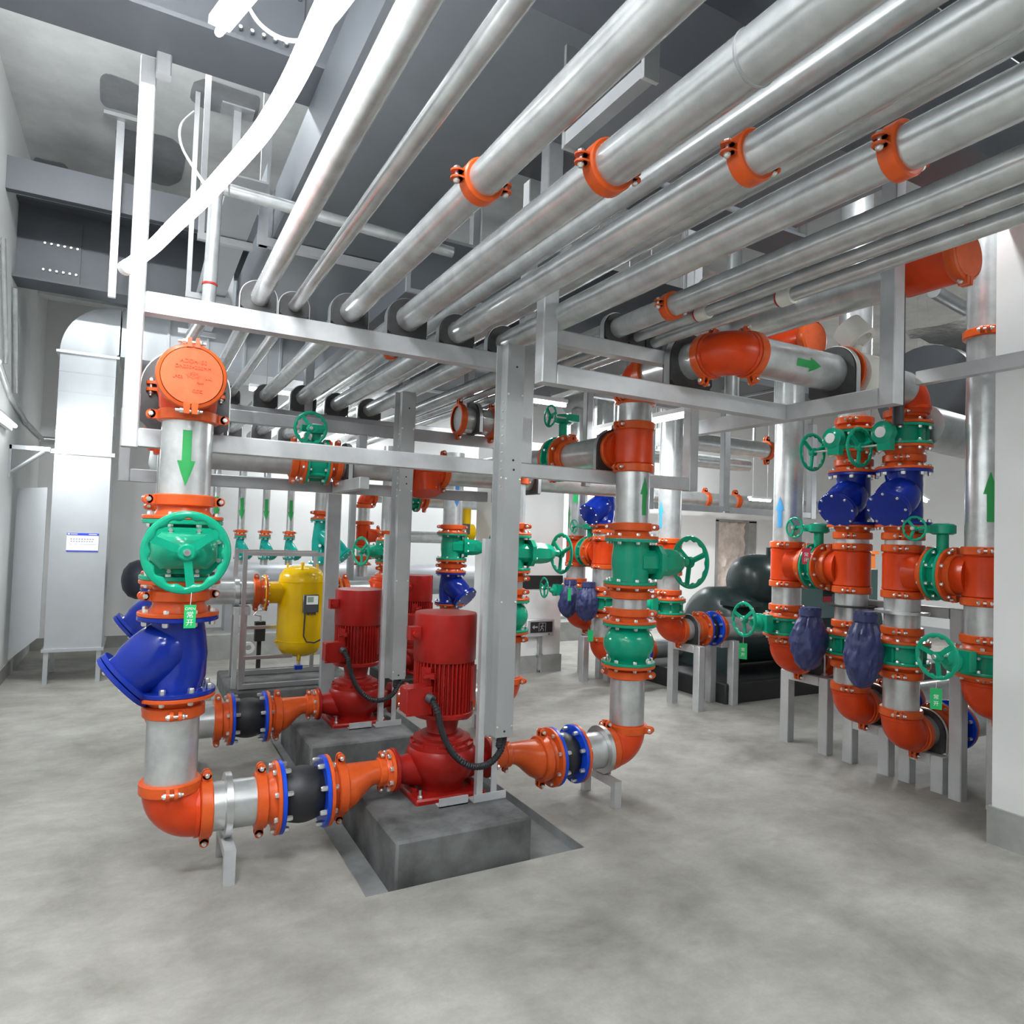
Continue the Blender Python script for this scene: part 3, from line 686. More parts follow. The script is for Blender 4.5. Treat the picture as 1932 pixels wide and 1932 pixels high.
# loop cable tray at the left, lit by the lamps
tr = M(); tr.box(.36,4.0,3.52,.372,7.6,3.64); tr.box(.548,4.0,3.52,.56,7.6,3.64); tr.box(.372,4.0,3.52,.548,7.6,3.53)
cr = [part('cross_bar', M().box(.26,y-.02,3.47,.60,y+.02,3.515), 'frame') for y in (4.9,6.2,7.4)]
hr = [part('strut', M().box(x-.018,y-.018,3.515,x+.018,y+.018,ZC-.012), 'frame') for y in (4.9,6.2) for x in (.28,)]
thing('cable_tray', [part('tray_trough', tr, 'duct_bright')]+cr+hr, 'bright sheet metal cable tray left of the dark duct', 'cable tray')
# ------------------------------------------------------------------ overhead pipes running away from the viewer
OV = [('A',.487,2.755,.043,-1.2,9.6,'leftmost and slightly thick of the overhead pipes'),('B',.661,2.745,.031,-1.2,9.6,'thinnest overhead pipe, second from the left'),
      ('C',.950,2.768,.057,-1.2,9.6,'third overhead pipe from the left'),('D',1.275,2.79,.070,-1.2,9.6,'fourth overhead pipe from the left, thick with a weld ring'),
      ('E',1.578,2.765,.064,-1.2,9.6,'fifth overhead pipe from the left'),('H',1.892,2.75,.066,-1.2,9.6,'sixth overhead pipe from the left'),
      ('I',2.30,2.775,.055,-.6,9.0,'right-hand overhead pipe with a dark clamp block on the U frame'),('J',2.435,2.745,.028,-.6,9.0,'thin right overhead pipe next to a larger one'),
      ('K',2.56,2.735,.032,-.6,9.0,'second thin overhead pipe at far right'),('L',1.99,3.02,.085,-1.2,8.2,'large upper-layer pipe just above the fifth overhead pipe'),
      ('N',1.70,3.02,.05,-1.2,8.2,'thin upper-layer pipe above the gap left of the fifth pipe'),('T',3.87,3.20,.12,2.41,6.9,'largest overhead pipe at right ending in the orange capped tee')]
for n,x,z,r,y0,y1,lb in OV:
    single('overhead_pipe', M().lathe([(r,0),(r,y1-y0)], 32, (x,y0,z), (0,1,0)), 'galvanized', lb, 'pipe', 'overhead pipes')
    if n in 'ABCDEH':
        for yy, w in ((3.66,'front rack'),(6.40,'third rack'),(8.80,'rearmost rack')):
            top = 2.69 if yy < 4 else 2.66
            saddle((x,yy,z), (0,1,0), r, z-top, f'dark clamp block of the {ORD["ABCDEH".index(n)]} overhead pipe on the {w}', .075, .042)
    if n in 'IJK': saddle((x,3.085,z), (0,1,0), r, z-2.70, f'black clamp block on the U frame, {ORD["IJK".index(n)]} from the left', .06, .028)
for x,z,r,y,lb in ((.950,2.768,.057,2.03,'orange clamp on the third overhead pipe, leftmost of the four big ones'),(1.275,2.79,.070,1.77,'orange clamp on the fourth overhead pipe'),
                 (1.578,2.765,.064,1.46,'orange clamp on the fifth overhead pipe'),(1.892,2.75,.066,1.19,'orange clamp on the sixth overhead pipe, rightmost of the four big ones'),
                 (2.30,2.775,.055,2.62,'small orange clamp on the right-hand overhead pipe'),(1.70,3.02,.05,5.2,'small orange clamp on the thin upper-layer pipe')):
    coup((x,y,z), (0,1,0), (1,0,0), lb, r, .055)
for x,z,r,y in ((.487,2.755,.043,3.9),(.661,2.745,.031,3.95),(2.435,2.745,.028,2.5),(2.56,2.735,.032,2.1)):
    thing('pipe_socket', [part('socket', M().lathe([(r+.001,0),(r+.009,.004),(r+.009,.07),(r+.001,.074)], 24, (x,y,z), (0,1,0)), 'pvc'), part('seal_ring', M().lathe([(r+.001,.074),(r+.006,.075),(r+.006,.083),(r+.001,.084)], 24, (x,y,z), (0,1,0)), 'red_ring')],
          f'short pale socket joint with red ring on the {"first" if x<.5 else "second" if x<.7 else "thin eighth" if x<2.5 else "thin ninth"} overhead pipe', 'socket', 'pipe sockets')
single('weld_ring', M().lathe([(.0705,0),(.073,.003),(.073,.007),(.0705,.01)], 32, (1.275,1.17,2.79), (0,1,0)), 'frame_dark', 'dark weld ring on the fourth overhead pipe near the top edge', 'ring')
# sprinkler pipe: cross run, drop and bend
single('sprinkler_pipe', M().sweep([(1.62,3.85,3.325),(.345,3.85,3.365)], .033, 20), 'galvanized', 'pale cross pipe passing under the dark duct', 'pipe', 'sprinkler pipes')
single('sprinkler_pipe', M().sweep(smooth([(.335,3.85,3.366),(.295,3.85,3.355),(.281,3.85,3.31),(.279,3.85,3.2),(.272,3.85,2.80),(.268,3.86,2.74),(.26,3.92,2.70),(.22,4.4,2.68),(.12,6.0,2.66)],6), .034, 20), 'galvanized', 'upright pale pipe dropping beside the left post with a red ring', 'pipe', 'sprinkler pipes')
single('seal_ring', M().lathe([(.0345,0),(.038,.002),(.038,.012),(.0345,.014)], 24, (.2725,3.85,2.84)), 'red_ring', 'thin red ring on the upright pale pipe', 'ring')
# unlit tube lamp hanging between the clamped pipes
ch = M(); ch.box(1.315,1.66,3.04,1.365,2.10,3.09); ce = M().box(1.31,1.645,3.03,1.37,1.66,3.42); ce2 = M().box(1.31,2.10,3.03,1.37,2.115,3.42)
thing('lamp_channel', [part('channel', ch, 'frame_dark'), part('end_bracket', ce, 'bolt'), part('end_bracket', ce2, 'bolt')], 'unlit white lamp channel between the third and fourth overhead pipes', 'lamp')
# ================================================================== PUMP ROWS
def pump(name_lb, loc, copy_from=None, mt='red'):
    ps = []
    foot = M(); foot.bbox(-.20,-.165,0,.20,.165,.028,.01)
    vol = M()
    vol.lathe([(.12,.028),(.125,.06),(.160,.095),(.187,.15),(.193,.195),(.186,.232),(.174,.247),(.174,.272),(.156,.277),(.156,.297),(.122,.302),(.118,.318),(.09,.322)], 36)
    nks = []
    for sx in (-1,1):
        nk = M(); nks.append(part('nozzle', nk, mt))
        nk.sweep([(sx*.09,0,.135),(sx*.17,0,.138),(sx*.235,0,.143),(sx*.268,0,.145)], [.092,.085,.068,.064], 24)
        nk.lathe(flange_prof(0,.02,.112), 28, (sx*.262,0,.145), (sx,0,0))
        nk.prism([(-.012,0),(.012,0),(.012,.05),(-.012,.05)], -.06, .06, (sx*.17,0,.05), (0,1,0), (1,0,0))
    cb = M()
    for i in range(12):
        a = 2*PI*i/12; cb.hexa((.165*math.cos(a), .165*math.sin(a), .272), (0,0,1), .009, .012)
    lan = M(); lan.lathe([(.085,.318),(.088,.325),(.083,.34),(.094,.405),(.11,.412),(.164,.415),(.168,.419),(.168,.44),(.164,.444)], 32)
    mot = M(); nf = 44; rs = []
    for z, k in ((.444,.95),(.475,.95),(.479,1),(.72,1),(.724,.96)):
        rs.append([((.145+(.021 if j%4<2 else 0)*k)*math.cos(2*PI*j/(nf*4)), (.145+(.021 if j%4<2 else 0)*k)*math.sin(2*PI*j/(nf*4)), z) for j in range(nf*4)])
    mot.rings(rs)
    for a in (2.4, .6, -2.35):
        mot.prism([(-.03,.13),(.03,.13),(.03,.176),(-.03,.176)], .50, .69, (0,0,0), (0,0,1), (-math.sin(a),math.cos(a),0))
    for i in range(6):
        a = PI/3*i; mot.prism([(-.004,.1),(.004,.1),(.004,.155),(-.004,.155)], .442, .478, (0,0,0), (0,0,1), (-math.sin(a),math.cos(a),0))
    fan = M(); fan.lathe([(.168,.712),(.171,.716),(.171,.958),(.168,.968),(.12,.971),(.02,.973)], 40)
    lugs = []
    for z in (.54,.64):
        lug = M(); lug.T = Matrix.Rotation(-2.35+PI/2,4,'Z'); lug.box(-.028,-.205,z,.028,-.17,z+.026); lug.cyl((0,-.195,z+.012),(-.03,-.222,z+.004),.010,seg=10); lugs.append(('lifting_lug', lug, mt))
    lug = M(); lug.box(-.225,-.06,.83,-.165,.0,.90); lug.cyl((-.20,-.062,.865),(-.20,-.085,.865),.016,seg=10)
    tb = M(); tb.bbox(-.268,-.165,.47,-.14,-.04,.60,.008); lid = M(); lid.bbox(-.274,-.173,.464,-.136,-.165,.606,.002)
    for x in (-.265,-.145):
        for z in (.473,.597): lid.hexa((x,-.173,z),(0,-1,0),.006,.006)
    gl = M(); gl.cyl((-.158,-.173,.552),(-.145,-.205,.545),.024,.021)
    npl = M()
    a = -1.93; npl.prism([(-.022,.173),(.022,.173),(.022,.176),(-.022,.176)], .545, .64, (0,0,0), (0,0,1), (-math.sin(a),math.cos(a),0))
    stk = M(); a = -2.85; stk.prism([(-.018,.1695),(.018,.1695),(.018,.1725),(-.018,.1725)], .735, .80, (0,0,0), (0,0,1), (-math.sin(a),math.cos(a),0))
    ab = [part('anchor_bolt', M().cyl((x,y,.028),(x,y,.07),.007,seg=8).hexa((x,y,.028),(0,0,1),.014,.014), 'bolt') for x in (-.17,.17) for y in (-.14,.14)]
    return [part('base_foot', foot, mt), part('volute', vol, mt), *nks, part('cover_bolt_ring', cb, mt), part('lantern', lan, mt), part('motor', mot, mt, None, lugs+[('name_plate', npl, 'label_white')]),
            part('fan_cover', fan, mt, None, [('sticker', stk, 'label_white'), ('lifting_lug', lug, mt)]), part('terminal_box', tb, mt, None, [('lid', lid, mt), ('cable_gland', gl, 'plastic_grey')])] + ab
def plinth(x0,y0,x1,y1,label,mt='cement',z0=-.055,z1=.2):
    b = M(); c = .012; nx, ny = 14, 14
    b.bbox(x0,y0,z0,x1,y1,z1,c); return single('pump_plinth', b, mt, label, 'plinth', 'pump plinths')
PX = 1.515; PITCH = 1.53
def pump_row(k, who, whoR):
    Y = 3.5 + PITCH*k; front = k == 0; D = -.045*k; PX = 1.515+D; XR_ = 2.785+D
    ad = 'front' if front else 'second'
    plinth(1.09+D,2.985+PITCH*k,1.80+D,4.0+PITCH*k, ['dark cement plinth under the front red pump','dark cement plinth under the second red pump'][k])
    inst(('pump',), lambda: pump('',None), Matrix.Translation((PX,Y,.2)), 'vertical_pump', ['red vertical pump standing nearest the viewer','red vertical pump second from the viewer beside the yellow tank'][k], 'pump', 'red pumps')
    for sx, sy in ((-.14,-.255),):
        q = M(); q.box(PX-.10,Y-.235,.201,PX+.06,Y-.225,.245); q.box(PX-.10,Y-.235,.201,PX+.06,Y-.18,.207)
        single('seismic_stop', q, 'frame', f'small steel angle stop at the foot of the {ad} red pump', 'bracket', 'seismic stops')
    AX = .292; XL1 = .185+.02*k; DL = .065*k
    # suction line, left to right
    elbow((XL1,Y,AX), (0,0,1), (1,0,0), f'red-orange floor elbow at the bottom of the {who}')
    run((XL1,Y,AX), (1,0,0), (0,0,1), [('coup',.125,.178,{}),('pipe',.15,.40-DL,{})]+[(q[0],q[1]-DL,q[2]-DL,q[3]) for q in (('coup',.365,.417,{}),('fhi',.395,.471,{}),('rub',.472,.70,{}),('flo',.701,.755,{}),('coup',.75,.80,{}),
        ('red',.775,.985,{'r1':.057,'dx':.0525}),('coup',.972,1.012,{'r':.057,'sh':(0,0,.0525)}),('fhi',.99,1.048,{'r':.0675,'sh':(0,0,.0525)}))],
        ('from left on', f'the inlet line of the {ad} pump', 'on'))
    # discharge line
    run((XR_,Y,AX), (-1,0,0), (0,0,1), [('coup',.125,.178,{}),('pipe',.15,.345,{}),('flo',.335,.40,{'nm':'flange_adapter'}) if False else ('fhi',.33,.392,{}),('rub',.393,.56,{}),('flo',.561,.615,{}),('coup',.605,.655,{}),
        ('red',.63,.86,{'r1':.057,'dx':.0525}),('coup',.85,.89,{'r':.057,'sh':(0,0,.0525)}),('fhi',.87,.985,{'r':.0675,'sh':(0,0,.0525)})],
        ('from right on', f'the outlet line of the {ad} pump', 'on'))
    elbow((XR_,Y,AX), (0,0,1), (-1,0,0), f'red-orange floor elbow at the bottom of the {whoR}')
    # pipe supports with strap
    for x, lb, side in ((.43+D-.015*k,f'steel leg support with strap under the inlet pipe of the {ad} red pump',1),(2.585+D,f'steel leg support with strap under the outlet pipe of the {ad} red pump',1)):
        s_ = M(); s_.box(x-.025,Y-.19,0,x+.025,Y-.15,.116); l2 = M(); l2.box(x-.025,Y+.12,0,x+.025,Y+.16,.116); bm_ = M(); bm_.box(x-.025,Y-.19,.116,x+.025,Y+.16,.156)
        rg_ = M().lathe([(.111,-.016),(.146,-.014),(.146,.014),(.111,.016),(.111,-.016)], 36, (x,Y,AX), (1,0,0), False, False)
        thing('pipe_support', [part('leg', s_, 'frame'), part('leg', l2, 'frame'), part('cross_bar', bm_, 'frame'), part('strap_ring', rg_, 'strap')], lb, 'support', 'pipe supports')
    # left riser
    w = ('up the', who, 'on the')
    AR = dict(arrow=(.25,False,-.05,'arrow_green'), aw=.075) if front else {}
    run((XL1,Y,0), (0,0,1), (0,-1,0), [('coup',.395,.447,{}),('pipe',.425,.755,{}),('coup',.735,.787,{}),('fhi',.765,.836,{}),('strain',.837,1.188,{'x':(-1,0,0)}),('flo',1.189,1.262,{}),('coup',1.255,1.305,{'x':(1,.3,0)}),('fhi',1.30,1.350,{}),
        ('gate',1.351,1.622,{'off':.36,'Rw':.172}),('flo',1.623,1.690,{}),('coup',1.685,1.737,{'x':(0,-1,0) if False else (1,.2,0)}),('pipe',1.71,2.09,AR),('coup',2.07,2.122,{'x':(1,0,0)})], w)
    # right riser
    w = ('up the', whoR, 'on the')
    run((XR_,Y,0), (0,0,1), (1,0,0), [('coup',.385,.437,{'x':(.6,-.8,0)}),('pipe',.41,.745,{}),('coup',.725,.777,{'x':(.6,-.8,0)}),('fhi',.755,.812,{}),('check',.813,1.07,{}),('flo',1.071,1.12,{}),('coup',1.115,1.165,{'x':(.6,-.8,0)}),('pipe',1.14,1.25,{}),('coup',1.225,1.275,{'x':(.6,-.8,0)}),('fhi',1.26,1.315,{}),
        ('gate',1.316,1.605,{'off':.50,'Rw':.18}),('flo',1.606,1.665,{}),('coup',1.655,1.707,{'x':(.6,-.8,0)}),('pipe',1.68,2.07,dict(arrow=(.24,True,-1.5,'arrow_green'),aw=.065) if front else {}),
        ('coup',2.03,2.082,{'x':(-1,-.2,0)}),('tee',2.05,2.335,{'x':(0,1,0),'br':.19}),('coup',2.30,2.352,{'x':(-1,-.2,0)}),('pipe',2.325,2.49,{})], w)
pump_row(0, 'nearest left riser', 'right riser of the front pump')
pump_row(1, 'second left riser', 'right riser of the second pump')
# cap tee on top of the nearest left riser: lettering is cast into the cap
def cap_tee(P, label, text=True, r=R8, yl=.17, stub=True):
    x,y,z = P
    t = M()
    if stub: t.lathe([(r+.004,0),(r+.004,.03),(r+.012,.05),(r+.02,.16)], 30, (x,y,z-.17))
    t.lathe([(r+.004,-yl),(r+.004,-yl+.02),(r+.014,-yl+.04),(r+.014,yl-.04),(r+.004,yl)], 32, (x,y,z), (0,1,0))
    cp = M(); y0 = y-yl
    cp.lathe([(.118,.06),(.134,.05),(.144,.036),(.146,.004),(.141,-.012),(.128,-.018)], 40, (x,y0-.005,z), (0,1,0), False, False)
    for s in (1,-1):
        for sx in (-1,1):
            cp.prism([(sx*.016-.011,.125),(sx*.016+.011,.125),(sx*.016+.007,.168),(sx*.016-.007,.168)] if s>0 else [(sx*.016-.011,-.168),(sx*.016+.011,-.168),(sx*.016+.014,-.12),(sx*.016-.014,-.12)], -.02, .03, (x,y0,z), (0,-1,0), (1,0,0))
    b = [part('bolt', M().cyl((x-.06,y0,z+s*.152),(x+.05,y0,z+s*.152),.007,seg=10).hexa((x-.028,y0,z+s*.152),(-1,0,0),.013,.016).sphere((x+.03,y0,z+s*.152),.012,10,6), 'bolt') for s in (1,-1)]
    fc = M(); fc.lathe([(.127,.04),(.127,-.012),(.124,-.018),(.0,-.018)], 40, (x,y0-.006,z), (0,1,0), False, True)
    return thing('capped_tee', [part('tee', t, 'red_orange'), part('cap_ring', cp, 'orange'), part('end_cap', fc, 'cap_orange')]+b, label, 'tee', 'capped tees'), y0-.024
ct, yf = cap_tee((.182,3.5,2.255), 'orange capped tee with cast lettering on top of the nearest left riser')
def text_part(body, size, p, parent, mt, depth=.0035, name='raised_lettering', rot=(PI/2,0,0), sx=1):
    cu = bpy.data.curves.new(name, 'FONT'); cu.body = body; cu.size = size; cu.extrude = depth; cu.align_x = 'CENTER'; cu.align_y = 'CENTER'
    o = bpy.data.objects.new(name, cu); COL.objects.link(o); bpy.context.view_layer.update()
    me = bpy.data.meshes.new_from_object(o.evaluated_get(bpy.context.evaluated_depsgraph_get())); bpy.data.objects.remove(o)
    me.name = name; me.materials.clear(); me.materials.append(MATS[mt])
    q = link(name, me, parent); q.location = p; q.rotation_euler = rot; q.scale = (sx,1,1); return q
for body, size, x, z in (('ADQH150',.024,.185,2.318),('DN200×200MM',.022,.185,2.292),('(FM)',.026,.185,2.258),('LPCB',.018,.125,2.245),('(UL)',.018,.245,2.25),('CCC',.020,.205,2.188),('RoHS',.012,.215,2.225)):
    text_part(body, size, (x-.182,yf-3.5+3.5,z) if False else (x,yf,z), ct, 'cap_orange')
dm = M(); dm.prism([(-.03,0),(0,.017),(.03,0),(0,-.017),(-.03,0),(-.025,0),(0,-.0135),(.025,0),(0,.0135),(-.025,0)], 0, .003, (.185,yf+.001,2.258), (0,-1,0), (1,0,0)); link('raised_lettering', dm.mesh('raised_lettering','cap_orange'), ct)
saddle((.182,3.72,2.255), (0,1,0), R8, .205, 'black clamp block behind the orange capped tee on the front rack', .07, .085)
run((.182,3.5,2.255), (0,1,0), (1,0,0), [('coup',.15,.202,{}),('pipe',.18,1.35,{}),('coup',1.33,1.382,{}),('tee',1.36,1.70,{'x':(0,0,-1)}),('coup',1.68,1.732,{}),('pipe',1.71,4.8,{})], ('going away on', 'the left header at beam height', 'on'))
# header from the right riser tee, with butterfly valve
run((2.785,3.5,2.19), (0,1,0), (0,0,1), [('coup',.165,.217,{}),('pipe',.19,.72,{}),('coup',.70,.75,{}),('fhi',.72,.79,{}),('bfly',.791,.90,{'off':.28,'Rw':.085,'side':-1}),('flo',.901,.97,{}),('coup',.95,1.0,{}),('pipe',.98,1.36,{}),('pipe',1.72,3.4,{})],
    ('going away on', 'the right header at beam height', 'on'))
saddle((2.785,3.72,2.19), (0,1,0), R8, .145, 'black clamp block under the right header on the front rack', .06, .035)
# riser top elbow, cross-over with the green arrow
RZ = 2.645
elbow((2.785,3.5,RZ), (0,0,-1), (0,-1,0), 'red-orange top elbow of the riser right of the front red pump')
coup((2.785,3.5,RZ-.152), (0,0,1), (-1,-.2,0), 'orange coupling under the top elbow of the riser right of the front pump')
coup((2.785,3.5-.152,RZ), (0,1,0), (.3,0,1), 'orange coupling joining the top elbow to the pipe crossing toward the viewer')
run((2.785,3.5,RZ), (0,-1,0), (0,0,1), [('pipe',.15,.655,{'lb':'short galvanized pipe'})], ('', 'crossing toward the viewer over the U frame', ''))
saddle((2.785,3.02,RZ), (0,1,0), R8, .16, 'black clamp block beside the big orange elbow on the U frame', .08, .045)
elbow((2.785,2.70,RZ), (0,1,0), (1,0,0), 'big red-orange elbow at eye-catching height on the U frame')
coup((2.785,2.852,RZ), (0,1,0), (.25,0,1), 'orange coupling at the left end of the big orange elbow')
coup((2.937,2.70,RZ), (1,0,0), (0,.25,1), 'orange coupling at the right end of the big orange elbow')
run((2.785,2.70,RZ), (1,0,0), (0,0,1), [('pipe',.15,.92,dict(arrow=(.20,True,1.75,'arrow_green'),aw=.085,az=.47,lb='pipe crossing right'))], ('', 'from the big orange elbow', ''))
saddle((3.66,2.70,RZ), (1,0,0), R8, .16, 'grey clamp block where the arrow pipe crosses the right arm of the U frame', .06, .045)
run((2.785,2.70,RZ), (1,0,0), (0,0,1), [('flo',.92,.99,{'lb':'orange flange beside the white wrapped meter'}),('pipe',1.3,1.56,{'lb':'pipe stub before the right elbow'})], ('', 'on the arrow pipe', ''))
thing('wrapped_meter', [part('meter_body', M().lathe([(.13,0),(.155,.01),(.155,.20),(.13,.21),(.12,.3)], 32, (3.78,2.70,RZ), (1,0,0)), 'white_wrap'), part('neck', M().cyl((3.87,2.70,RZ+.1),(3.87,2.70,RZ+.2),.03), 'white_wrap'),
   ('rolled_film', M().lathe([(.07,-.07),(.095,-.07),(.095,.07),(.07,.07),(.07,-.07)], 28, (3.87,2.72,RZ+.28), (.2,-.6,-.75), False, False), 'white_wrap')], 'white plastic wrapped meter with a roll of film on top of the arrow pipe', 'meter')
# ------------------------------------------------------------------ cable trunking stands beside the pumps
def trunk(x, y, label):
    t = M(); t.box(x+.0,y,.545,x+.10,y+.006,2.62); t.box(x,y+.006,.545,x+.006,y+.07,2.62); t.box(x+.094,y+.006,.545,x+.10,y+.07,2.62); t.box(x-.03,y+.07,.545,x+.13,y+.078,2.62)
    bo = []
    for i in range(11): bo.append(part('screw', M().hexa((x,y+.035,1.86+.045*i),(-1,0,0),.007,.006), 'bolt'))
    for z in (.6,1.25,1.9,2.35):
        for xx in (x+.008,x+.092): bo.append(part('screw', M().hexa((xx,y,z),(0,-1,0),.006,.005), 'bolt'))
    ho = M()
    for xx,z in ((x+.05,.575),(x+.05,2.0),(x+.055,1.95),(x+.055,2.5)): ho.cyl((xx,y+.001,z),(xx,y-.0015,z),.006,seg=10)
    l1 = M(); l1.box(x-.06,y+.08,.206,x-.025,y+.085,1.58); l1.box(x-.06,y+.085,.206,x-.055,y+.115,1.58)
    l2 = M(); l2.box(x+.055,y+.14,.206,x+.09,y+.145,1.58)
    ba = M(); ba.box(x-.08,y+.07,.2,x+.11,y+.16,.206); ba.box(x-.08,y+.07,.206,x+.11,y+.076,.24)
    return thing('cable_trunking', [part('trunk_cover', t, 'trunking'), *bo, part('drill_hole_row', ho, 'black'), part('leg', l1, 'frame'), part('leg', l2, 'frame'), part('base_plate', ba, 'frame')], label, 'cable trunking', 'cable trunkings')
trunk(1.685,3.19,'tall grey cable trunking standing on the front pump plinth')
trunk(1.64,3.19+PITCH,'tall grey cable trunking standing on the second pump plinth')
def hose(Y, label, x1, y1, PX=1.515):
    pts = []; p0 = Vector((PX-.15,Y-.20,.745)); p1 = Vector((x1,y1,.55))
    k = [(0,0,0),(.02,-.03,-.05),(.05,-.035,-.16),(.10,-.05,-.26),(.17,-.07,-.325),(.24,-.08,-.345),(.31,-.085,-.33),(.365,-.08,-.28),(.40,-.05,-.22)]
    pts = [p0+Vector(q) for q in k] + [p1+Vector((-.01,0,-.06)), p1+Vector((0,0,.02))]
    fine = []; 
    for i in range(len(pts)-1):
        for t in range(12):
            u = t/12; a,b_,c_,d_ = pts[max(i-1,0)],pts[i],pts[i+1],pts[min(i+2,len(pts)-1)]
            fine.append(.5*((2*b_)+(c_-a)*u+(2*a-5*b_+4*c_-d_)*u*u+(3*b_-a-3*c_+d_)*u**3))
    fine.append(pts[-1])
    single('corrugated_conduit', M().sweep(fine, [(.0185 if i%2 else .0155) for i in range(len(fine))], 14), 'rubber', label, 'conduit', 'black corrugated conduits')
hose(3.5,'black corrugated conduit looping from the front red pump to its trunking', 1.735, 3.225)
hose(3.5+PITCH,'black corrugated conduit looping from the second red pump to its trunking', 1.69, 3.225+PITCH, 1.47)
# hanging tags
def hang_tag(p, label, lines, mt='tag_green', w=.028, h=.115, n=(0,-1,0), string=.06):
    F = frame(p, n, (1,0,0) if abs(n[1])>.7 else (0,-1 if n[0]>0 else 1,0)); F = frame(p, n, Vector((0,0,1)).cross(Vector(n)))
    c = M(); c.T = F; c.box(-w,-h,0,w,0,.002); st = M(); st.T = F; st.sweep([(0,0,.001),(.002,string,.001)], .0012, 6)
    r = thing('valve_tag', [part('tag_plate', c, mt), part('string', st, 'label_white')], label, 'tag', 'hanging valve tags')
    rot = F.to_euler()
    if lines:
        for t, s, dy in lines:
            text_part(t, s, F @ Vector((0,dy,.003)), r, 'label_white', .0003, 'tag_print', rot)
    return r
hang_tag((.205,3.09,1.275), 'green OPEN tag hanging from the handwheel on the nearest left riser', [('OPEN',.015,-.016),('常',.029,-.042),('开',.029,-.073)], w=.022, h=.094, string=.05)
# ================================================================== RIGHT-HAND RISER ROW
RX = 4.5
def outlet(Y, z, who, lo=-.19, hi=.17):
    elbow((RX,Y,z), (0,0,1), (1,0,0), f'red-orange floor elbow at the foot of {who}')
    run((RX,Y,z), (1,0,0), (0,0,1), [('coup',.125,.178,{}),('pipe',.15,.36,{}),('coup',.335,.385,{}),('fhi',.36,.44,{}),('rub',.441,.60,{}),('flo',.601,.66,{}),('coup',.65,.70,{}),('pipe',.68,1.25,{})], ('out from the foot of', who, 'out from the foot of'), det=Y<4)
    saddle((RX+.27,Y,z), (1,0,0), R8, .13, f'black clamp plate behind the floor elbow of {who}', .03, .035)
    h = z-.13
    def leg_(x,y): return part('leg', M().bbox(x-.04,y-.04,0,x+.04,y+.04,h,.005), 'frame')
    thing('pipe_support', [leg_(RX+.24,Y+lo), leg_(RX+.24,Y+hi), part('cross_bar', M().bbox(RX+.20,Y+lo+.041,h-.07,RX+.28,Y+hi-.041,h,.005), 'frame')], f'grey two-legged support under the foot elbow of {who}', 'support', 'pipe supports')
def riser_plain(Y, who, z=.71, ztop=3.6, arrow='arrow_blue', br=None, wheel=.2, Rw=.135, az=.14, al=.24, col_x=(-.9,-.45,0), vz=.90, saz=-2.5, legs=(-.19,.17)):
    outlet(Y, z, who, *legs)
    it = [('coup',z+.125,z+.177,{'x':col_x}),('fhi',z+.15,vz+.005,{}),('bfly',vz+.006,vz+.135,{'x':(-1,.12,0),'off':wheel,'Rw':Rw,'side':0}),('flo',vz+.136,vz+.195,{}),('coup',vz+.185,vz+.235,{'x':col_x}),('pipe',vz+.21,1.31,{}),('coup',1.27,1.32,{'x':col_x})]
    it += [('tee',1.29,1.60,{'x':br or (0,-1,0),'br':.185}),('coup',1.575,1.625,{'x':col_x}),('pipe',1.60,ztop,dict(arrow=(al,True,saz,arrow),aw=.075,az=az,lb='tall galvanized riser pipe'))]
    run((RX,Y,0), (0,0,1), (0,-1,0), it, ('up', who, 'on'), det=Y<4)
def riser_strainer(Y, who, z, br, top, ztop=4.2, legs=(-.19,.17)):
    outlet(Y, z, who, *legs)
    cx_ = (-.9,-.45,0)
    it = [('coup',z+.125,z+.177,{'x':cx_}),('pipe',z+.15,.79,{}),('coup',.745,.795,{'x':cx_}),('fhi',.78,.84,{}),('bfly',.841,.975,{'x':(-1,0,0)}),('flo',.976,1.04,{}),('coup',1.03,1.08,{'x':cx_}),('pipe',1.06,1.31,{}),('coup',1.27,1.32,{'x':cx_}),
        ('tee',1.29,1.60,{'x':br,'br':.185}),('coup',1.575,1.625,{'x':cx_}),('pipe',1.60,1.68,{}),('coup',1.655,1.705,{'x':cx_}),('fhi',1.69,1.756,{}),('strain',1.757,2.125,{'x':(-.72,-.1,0),'br':.86}),('flo',2.126,2.19,{}),('coup',2.175,2.225,{'x':cx_}),('fhi',2.21,2.288,{}),
        ('bfly',2.289,2.425,{'x':(-1,0,0),'off':.21,'Rw':.14,'side':-1}),('flo',2.426,2.485,{}),('coup',2.475,2.525,{'x':cx_})]
    if top: it.append(('pipe',2.50,ztop,{'lb':'tall riser pipe'}))
    run((RX,Y,0), (0,0,1), (-1,0,0), it, ('up', who, 'on'), det=Y<4)
def bridge(Ya, Yb, z, who):
    Y = Ya       # flanged valve between two tees of neighbouring risers
    d = (0,-1,0); L = Ya-Yb
    run((RX,Ya,z), d, (0,0,1), [('coup',.155,.205,{}),('fhi',.175,L/2-.045,{}),('bfly',L/2-.044,L/2+.05,{'off':.27,'Rw':.08,'side':1}),('flo',L/2+.051,L-.17,{}),('coup',L-.20,L-.15,{})], ('from the far end,', 'bridge '+who, 'of the'), det=Y<4)
W6, W5, W4, W3 = 'the riser half hidden by the wall','the strainer riser nearest the wall','the second strainer riser from the wall','the tall blue arrow riser'
W2, WB, WA = 'the blue arrow riser behind check valve','the far strainer riser','the farthest right-row riser'
riser_plain(2.27, W6, .70, 3.5, 'arrow_green', (0,1,0), .41, .135, .17, .30, vz=.862, saz=-.9, legs=(-.2,.05))
riser_strainer(2.78, W5, .37, (0,-1,0), False, legs=(-.12,.10))
